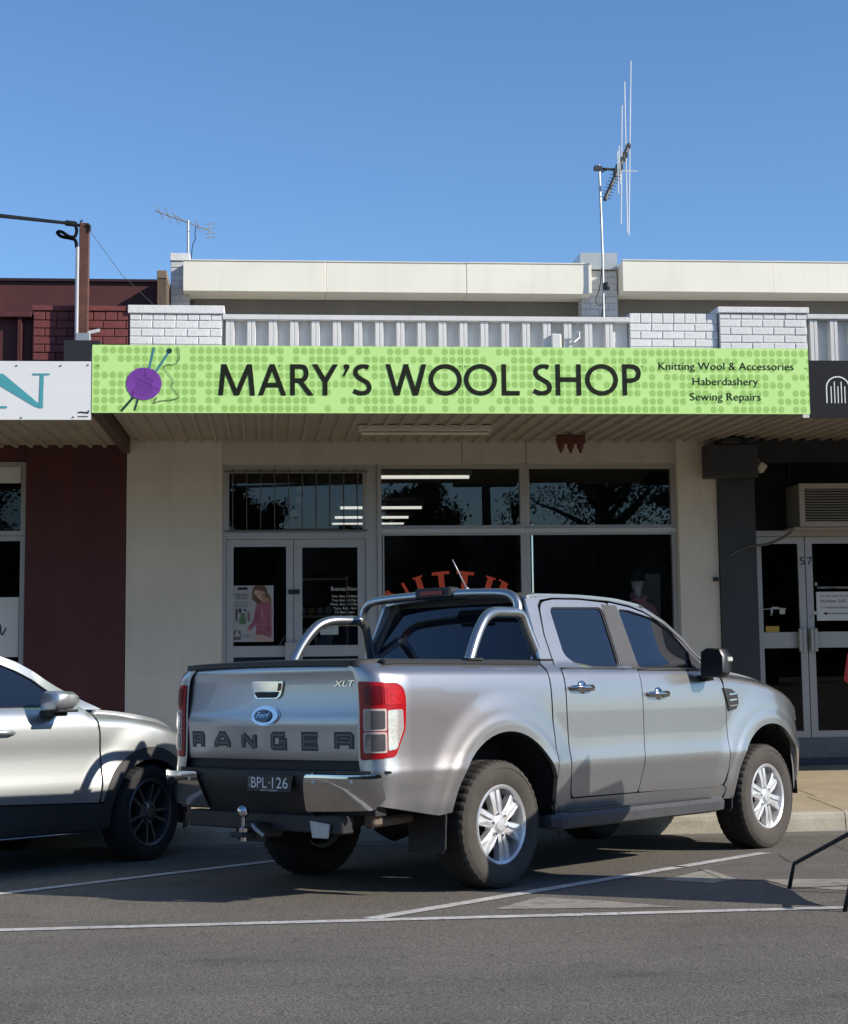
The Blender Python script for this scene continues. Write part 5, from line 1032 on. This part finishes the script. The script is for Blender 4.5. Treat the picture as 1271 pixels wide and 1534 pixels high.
# roof, rear cab wall, windscreen, bonnet, nose
def Zr(x, y):
    e = interp(x, ROOF); ye = Yg(x, e); return e+.006+.030*(1-min(abs(y)/ye, 1)**2.4)
yr = lambda x: Yg(x, interp(x, ROOF))+.004
rf = [(x, -yr(x)) for x in (.60, .8, 1.0, 1.3, 1.6, 1.8, 1.96)]; rf = rf+[(2.03, -.4), (2.06, 0), (2.03, .4)]+[(x, -y) for x, y in reversed(rf)]
pobj('roof', panel(rf, lambda a, b: Vector((a, b, Zr(min(a, 1.97), b)-max(0, a-1.97)*.35)), rim=.02, rimv=(0, 0, -1), cell=.05), SILVER, ute, (0, 0, 1))
Xc = lambda y, z: .535+.16*max(0, z-1.38)/.45+.03*(y/.7)**2
cw = [(-.80, .6), (.80, .6), (.83, 1.33), (.79, 1.40), (.66, 1.74), (.63, 1.83), (-.63, 1.83), (-.66, 1.74), (-.79, 1.40), (-.83, 1.33)]
pobj('cab_rear_panel', panel(cw, lambda a, b: Vector((Xc(a, b), a, b)), rim=.0, cell=.06), SILVER, ute, (-1, 0, 0))
rg = rnd([(-.70, 1.40), (.70, 1.40), (.60, 1.765), (.5, 1.785), (-.5, 1.785), (-.60, 1.765)], .05)
pobj('rear_window', panel(rg, lambda a, b: Vector((Xc(a, b)-.008, a, b)), rim=.006, rimv=(1, 0, 0), cell=.05), TINT, ute, (-1, 0, 0))
ws = lambda a, b: Vector((2.03+b*.78-(a/.7)**2*(.08+.10*b), a*(1-.0*b)*(.82+.22*b), 1.80-b*.455-.015*(a/.7)**2))
pobj('windscreen', panel([(-.74, 0), (.74, 0), (.76, 1), (-.76, 1)], ws, rim=.0, cell=.07), TINT, ute, (1, 0, 1))
zh = lambda x: interp(x, [(2.6, 1.345), (2.9, 1.325), (3.2, 1.288), (3.45, 1.24), (3.65, 1.185), (3.8, 1.14), (3.92, 1.09), (4.02, 1.0)])
hood = [(2.66, -.79), (3.0, -.80), (3.45, -.80), (3.62, -.79), (3.82, -.70), (3.96, -.45), (4.0, 0), (3.96, .45), (3.82, .70), (3.62, .79), (3.45, .80), (3.0, .80), (2.66, .79)]
pobj('bonnet', panel(hood, lambda a, b: Vector((a, b, zh(a+.10*(b/.8)**2)+.045*(1-(b/.8)**2)+.02*S((abs(b)-.42)/.1)*S((.62-abs(b))/.1))), rim=.03, rimv=(0, 0, -1), cell=.05), SILVER, ute, (0, 0, 1))
nx = lambda y, z: 4.06-.42*(abs(y)/.9)**3-.05*(y/.9)**2+.03*S((.75-z)/.2)
pobj('front_bumper', panel([(-.86, .42), (.86, .42), (.88, .92), (.6, .98), (-.6, .98), (-.88, .92)], lambda a, b: Vector((nx(a, b), a, b)), rim=.02, rimv=(-1, 0, 0), cell=.06), SILVER, ute, (1, 0, 0))
pobj('grille', panel([(-.58, .80), (.58, .80), (.62, 1.04), (-.62, 1.04)], lambda a, b: Vector((nx(a, b)+.012, a, b)), rim=.03, rimv=(-1, 0, 0), cell=.06), CHROME, ute, (1, 0, 0))
# rear bumper: (s, z) along a plan curve
def bpl(s):
    a = abs(s)
    if a < .62: x, y = -1.285+.02*(a/.62)**2, a
    else:
        t = min((a-.62)/.48, 1); ang = t*math.pi/2; x, y = -1.265+.20*(1-math.cos(ang))+.02*t, .62+.315*math.sin(ang)
    return x, math.copysign(y, s)
def bf(bulge=.0): 
    def f(a, b):
        x, y = bpl(a); k = .018*math.cos((b-.66)/.1*1.0)-.30*max(0, .70-b); return Vector((x-k-bulge, y*(1+k*.02), b))
    return f
for sgn in (-1, 1):
    pobj('chrome_corner', panel(rnd([(sgn*.47, .735), (sgn*1.01, .735), (sgn*1.02, .60), (sgn*.90, .535), (sgn*.42, .52)], .02), bf(.004), rim=0, cell=.03), CHROME, ute, (-1, sgn*.3, 0))
    for s_, z in ((.54, .69), (.80, .695)):
        p = bf(.004)(sgn*s_, z); m = MB(); m.lathe([(0, .003), (.012, .002), (.014, 0)], lambda u, v, d: (p.x-d, p.y+u, p.z+v), 12); obj('parking_sensor', m, M('dull_silver', (.4, .4, .4), .4, .6), ute)
pobj('bumper_beam', panel([(-.50, .745), (.50, .745), (.45, .50), (.30, .475), (-.30, .475), (-.45, .50)], bf(-.02), rim=.10, rimv=(1, 0, 0), cell=.05), BLK, ute, (-1, 0, 0))
m = MB(); m.box(-1.24, -1.05, -.93, .93, .737, .752, lambda x, y, z: (x, y*(1 if x > -1.2 else .72), z)); obj('bumper_step', m, BLK, ute)
m = MB(); m.box(-1.09, -1.0, -.84, .84, .50, .82); obj('rear_crossmember', m, BLK, ute)
m = MB(); m.bbox(-1.302, -1.29, -.372, .006, .628, .73, .003); np_ = obj('number_plate', m, M('plate_black', (.006, .006, .008), .4, var=0), ute)
m = MB(); QP = lambda u, v, d: (-1.302-d, -u, v)
text(m, 'BPL', .035, .652, .167, .062, QP, .002); text(m, '126', .213, .652, .345, .062, QP, .002); m.flat(ring(.190, .682, .006, .006, 10), QP, .002)
for i, c in enumerate('VIC'): text(m, c, .014, .700-i*.022, None, .016, QP, .002)
text(m, 'VICTORIA', .11, .634, .26, .010, QP, .002); obj('plate_characters', m, M('plate_white', (.75, .75, .74), .5, var=0), np_)
# towing gear and underbody
m = MB(); m.bbox(-1.22, -1.12, -.70, .62, .40, .50, .008); m.bbox(-1.32, -1.1, -.10, .04, .36, .45, .008); tb = obj('tow_bar', m, BLK, ute)
m = MB(); m.lathe([(.03, .45), (.03, .475), (.014, .485), (.014, .535), (.02, .54), (.034, .556), (.0365, .572), (.034, .590), (.02, .604), (0, .608)], lambda u, v, d: (-1.36+u, -.03+v, d-.055), 20); m.lathe([(.0, .40), (.02, .40), (.02, .43)], lambda u, v, d: (-1.36+u, -.03+v, d-.055), 12); obj('tow_ball', m, CHROME, tb, True, 40)
m = MB(); m.bbox(-1.42, -1.28, -.085, .025, .37, .397, .006); obj('tow_tongue', m, BLK, tb)
m = MB(); m.tube([(-1.30, -.05, .43), (-1.34, -.09, .44), (-1.36, -.13, .42), (-1.33, -.17, .38)], .011, 8); obj('chain_shackle', m, STEEL, tb)
m = MB(); m.prism([(.46, .47), (.62, .455), (.60, .375), (.48, .375)], lambda u, v, d: (-1.24+d, -u, v), 0, .012); obj('towing_bracket', m, STEEL, ute)
m = MB(); m.tube([(-1.0, -.70, .45), (-.6, -.66, .46)], .032, 10); m.bbox(-1.06, -.98, -.80, -.72, .44, .52, .01); obj('exhaust', m, M('rusty_exhaust', (.13, .10, .075), .7, .2), ute)
m = MB(); m.box(-1.0, .48, -.60, .60, .60, 1.33); obj('bed_tub', m, UNDER, ute)
m = MB(); m.box(.56, 2.62, -.80, .80, .42, 1.30); m.box(2.62, 3.75, -.48, .48, .45, 1.15); obj('cab_floor', m, UNDER, ute)
for y in (-.48, .40): m = MB(); m.box(-1.05, 3.8, y, y+.08, .42, .58); obj('chassis_rail', m, UNDER, ute)
m = MB(); m.tube([(0, -.66, .385), (0, .66, .385)], .05, 10); m.lathe([(0, .15), (.1, .12), (.14, 0), (.1, -.12), (0, -.15)], lambda u, v, d: (u, d, .385+v), 16); m.tube([(3.22, -.66, .385), (3.22, .66, .385)], .04, 10); obj('axle', m, UNDER, ute)
m = MB(); m.lathe([(.20, -.09), (.34, -.10), (.37, -.06), (.37, .06), (.34, .10), (.20, .09)], lambda u, v, d: (-.66+u, v, .50+d), 32); obj('spare_tyre', m, RUB, ute, True)
m = MB(); q0 = (.77, 0, Zr(.77, 0)-.005); m.lathe([(.045, 0), (.03, .03), (.012, .05)], lambda u, v, d: (q0[0]+u, q0[1]+v*.6, q0[2]+d), 14); m.tube([(q0[0], q0[1], q0[2]+.03), (q0[0]-.155, q0[1], q0[2]+.235)], [.007, .004], 8); obj('roof_antenna', m, M('antenna_grey', (.3, .3, .32), .4, .4), ute, True)

# ---------------- the silver hatch on the left
suv = vehicle('parked_car', 'light silver small SUV with black cladding and dark wheels at the left edge', 'car', -1.487, 13.408, R_(45.1)); suv.scale = (1.0213,)*3
QZ = [(.20, .80), (.24, .845), (.30, .868), (.40, .885), (.46, .898), (.55, .905), (.66, .892), (.78, .884), (.90, .890), (.99, .886), (1.04, .868), (1.08, .845)]
QX = [(-3.5, -.30), (-3.3, -.14), (-3.0, -.03), (-2.6, 0), (-.6, 0), (-.1, 0), (.12, -.008), (.3, -.04), (.45, -.09), (.6, -.18), (.72, -.30), (.80, -.42)]
SA = ((0, .35, .372), (-2.655, .35, .372)); zsf = lambda x: interp(x, [(-.6, 1.09), (-.25, 1.068), (0, 1.032), (.15, 1.0), (.3, .955), (.45, .90), (.7, .78)])
def Ys(x, z):
    y = interp(z, QZ)+interp(x, QX)
    for cx, cz, ra in SA: y += .022*S((.66-math.hypot(x-cx, z-cz))/.2)
    if x > -.6: y -= .12*S(1-(zsf(x)-z)/.10)**2*S((x+.6)/.2)
    return y
Ysg = lambda x, z: .815-(z-1.09)*.42-.14*S((x+1.1)/.8)*S((z-1.08)/.25)
def Ysc(x, z): b = S((z-1.078)/.03); return (1-b)*Ys(x, min(z, 1.10))+b*Ysg(x, z)
SR = [(-3.35, 1.18), (-3.2, 1.36), (-2.9, 1.47), (-2.4, 1.535), (-1.9, 1.55), (-1.5, 1.53), (-1.25, 1.485), (-1.04, 1.418), (-.894, 1.352), (-.717, 1.252), (-.52, 1.142), (-.38, 1.078)]
CLAD = M('black_cladding', (.045, .044, .044), .55, var=.1, scale=8)
for sgn in (-1, 1):
    o = (0, sgn, 0); rv = (0, -sgn, 0)
    fen = [(-.49, 1.062), (-.462, .93), (-.452, .768), (-.456, .59), (-.472, .442)]+arc(0, .35, .46, 168, 20, 24)+[(.47, .52), (.56, .60), (.62, .70), (.45, .885), (.3, .943), (.15, .99), (0, 1.022), (-.25, 1.058)]
    pobj('front_fender', panel(fen, side(Ys, sgn), rim=.025, rimv=rv), SILV2, suv, o)
    cl = arc(0, .35, .458, 193, 10, 30)+arc(0, .35, .372, 10, 193, 30); pobj('arch_cladding', panel(cl, side(Ys, sgn, .006), rim=.03, rimv=rv, cell=.03), CLAD, suv, o)
    gw = rnd([(-.86, 1.105), (-.79, 1.205), (-.924, 1.295), (-1.068, 1.36), (-1.21, 1.412), (-1.44, 1.455), (-1.46, 1.105)], .02)
    fd = [(-.51, 1.055), (-.478, .93), (-.468, .768), (-.472, .59), (-.49, .44), (-1.53, .475), (-1.55, .8), (-1.54, 1.09), (-1.52, 1.49), (-1.24, 1.452), (-1.05, 1.392), (-.90, 1.328), (-.745, 1.235), (-.62, 1.12)]
    dd_ = pobj('door', panel(fd, side(Ysc, sgn), [gw], rim=.02, rimv=rv), SILV2, suv, o)
    pobj('window_glass', panel(gx(gw, 1.04), side(Ysc, sgn, -.014), rim=0), TINT, dd_, o); pobj('window_seal', panel(gx(gw, 1.05), side(Ysc, sgn, -.007), [gx(gw, .955)], rim=0, cell=.03), BLK, dd_, o)
    m = MB(); m.tube([(-1.40, sgn*(Ys(-1.4, .945)+.008), .946), (-1.37, sgn*(Ys(-1.4, .945)+.038), .946), (-1.25, sgn*(Ys(-1.3, .94)+.036), .943), (-1.205, sgn*(Ys(-1.2, .94)+.008), .939)], [.012, .016, .015, .01], 10); obj('handle', m, SILV2, dd_, True)
    rq = rnd([(-1.60, 1.11), (-1.60, 1.47), (-2.0, 1.48), (-2.35, 1.44), (-2.5, 1.2), (-2.45, 1.12)], .02)
    rd_ = [(-1.542, .475), (-1.56, .8), (-1.55, 1.09), (-1.53, 1.50), (-1.95, 1.52), (-2.4, 1.48), (-2.6, 1.15), (-2.5, .85), (-2.3, .62), (-2.2, .49)]
    d3_ = pobj('door', panel(rd_, side(Ysc, sgn), [rq], rim=.02, rimv=rv), SILV2, suv, o); pobj('window_glass', panel(gx(rq, 1.04), side(Ysc, sgn, -.014), rim=0), TINT, d3_, o)
    qp = [(-2.2, .46), (-2.3, .60), (-2.5, .83), (-2.61, 1.14), (-2.41, 1.49), (-2.9, 1.46), (-3.2, 1.35), (-3.35, 1.18), (-3.48, .9), (-3.48, .5), (-3.12, .42)]+arc(-2.655, .35, .46, 10, 165, 22)
    pobj('quarter_panel', panel(qp, side(Ysc, sgn, -.003), rim=.02, rimv=rv), SILV2, suv, o)
    pobj('arch_cladding', panel(arc(-2.655, .35, .458, 190, -10, 30)+arc(-2.655, .35, .372, -10, 190, 30), side(Ys, sgn, .006), rim=.03, rimv=rv, cell=.03), CLAD, suv, o)
    ap = [(x, z-.0) for x, z in SR if x > -2.5]; pobj('roof_pillar', panel(ap[:-1]+[(-.40, 1.085), (-.55, 1.085), (-.62, 1.118), (-.74, 1.232), (-.90, 1.325), (-1.05, 1.389), (-1.24, 1.449), (-1.52, 1.488), (-1.95, 1.518), (-2.4, 1.478)], side(Ysg, sgn, -.002), rim=.02, rimv=rv), SILV2, suv, o)
    cs = [(-.50, .432), (-.42, .43), (-.40, .25), (-2.25, .25), (-2.22, .46), (-1.53, .465)]
    pobj('sill_cladding', panel(cs, side(Ys, sgn, .003), rim=.03, rimv=rv), CLAD, suv, o)
    m = MB(); m.tube([(x, sgn*(Ys(x, .245)+.004), .236) for x in (-2.2, -1.4, -.9, -.41)], .008, 6); obj('sill_strip', m, STAIN, suv, True)
    for cx, cz, ra in SA: archshell(suv, cx, cz, ra+.003, .50, .88, sgn); 
    wheel(suv, 0, sgn*.782, .347, .215, .232, 5, sgn, R_(10)); wheel(suv, -2.655, sgn*.782, .347, .215, .232, 5, sgn)
    # mirror
    bx = [(.0, -.055), (.03, -.07), (.18, -.06), (.215, -.02), (.21, .04), (.17, .065), (.06, .068), (.01, .045)]; rows = [(-.09, .8), (-.075, .97), (0, 1), (.07, .92), (.12, .65), (.145, .3)]; n = len(bx); m = MB()
    m.add([(-.93+dx, sgn*(.90+.105+(u-.105)*k), 1.15+v*k) for dx, k in rows for u, v in bx], [(i*n+j, i*n+(j+1) % n, (i+1)*n+(j+1) % n, (i+1)*n+j) for i in range(5) for j in range(n)]+[tuple(5*n+j for j in range(n)), tuple(range(n))]); mm_ = obj('mirror', m, SILV2, suv, True, 50)
    m = MB(); m.bbox(-.97, -.84, min(sgn*.84, sgn*1.0), max(sgn*.84, sgn*1.0), 1.045, 1.085, .01); obj('mirror_arm', m, CLAD, mm_)
    m = MB(); m.bbox(-1.005, -.83, min(sgn*.93, sgn*1.10), max(sgn*.93, sgn*1.10), 1.072, 1.09, .006); obj('mirror_trim', m, BLK, mm_)
    hl = [(.36, .855), (.50, .80), (.64, .70), (.70, .72), (.62, .80), (.46, .865)]; pobj('headlight', panel(hl, side(Ys, sgn, .004), rim=.02, rimv=rv, cell=.03), CLEARL, suv, o)
ysr = lambda x: Ysg(x, interp(x, SR))+.003
rf = [(x, -ysr(x)) for x in (-3.2, -2.9, -2.4, -1.9, -1.5, -1.25)]; rf = rf+[(-1.12, -.3), (-1.10, 0), (-1.12, .3)]+[(x, -y) for x, y in reversed(rf)]
pobj('roof', panel(rf, lambda a, b: Vector((a, b, interp(a, SR)+.03*(1-(abs(b)/.66)**2.2))), rim=.02, rimv=(0, 0, -1), cell=.06), SILV2, suv, (0, 0, 1))
pobj('windscreen', panel([(-.60, 0), (.60, 0), (.72, 1), (-.72, 1)], lambda a, b: Vector((-1.16+.80*b-.10*(a/.7)**2*(1+b*.3), a, 1.475-.385*b)), rim=0, cell=.07), TINT, suv, (1, 0, 1))
pobj('tail_hatch', panel([(-.75, .45), (.75, .45), (.72, 1.1), (.6, 1.38), (-.6, 1.38), (-.72, 1.1)], lambda a, b: Vector((-3.52+.12*(a/.7)**2+max(0, b-.95)*.65, a, b)), rim=.02, rimv=(1, 0, 0), cell=.08), SILV2, suv, (-1, 0, 0))
zsh = lambda x: interp(x, [(-.45, 1.085), (-.245, 1.068), (-.087, 1.048), (.124, 1.012), (.289, .968), (.39, .92), (.55, .83), (.75, .74)])
pobj('bonnet', panel([(-.42, -.74), (0, -.78), (.2, -.75), (.42, -.66), (.62, -.42), (.68, 0), (.62, .42), (.42, .66), (.2, .75), (0, .78), (-.42, .74)], lambda a, b: Vector((a, b, zsh(a)+.03*(1-(b/.78)**2))), rim=.03, rimv=(0, 0, -1), cell=.05), SILV2, suv, (0, 0, 1))
bn_ = lambda y, z: .86-.50*(abs(y)/.86)**2.6-.04*S((z-.6)/.2)
pobj('front_bumper', panel([(-.84, .36), (.84, .36), (.84, .55), (.6, .80), (-.6, .80), (-.84, .55)], lambda a, b: Vector((bn_(a, b), a, b)), rim=.02, rimv=(-1, 0, 0), cell=.06), SILV2, suv, (1, 0, 0))
pobj('bumper_lip', panel([(-.82, .20), (.82, .20), (.85, .42), (-.85, .42)], lambda a, b: Vector((bn_(a, .3)+.008-.25*max(0, .3-b), a, b)), rim=.02, rimv=(-1, 0, 0), cell=.06), CLAD, suv, (1, 0, 0))
m = MB(); m.box(-3.3, -.5, -.80, .80, .22, 1.06); m.box(-.5, .5, -.48, .48, .24, .9); obj('underbody', m, UNDER, suv)
for o in list(bpy.data.objects):
    if '_w' in o: del o['_w']
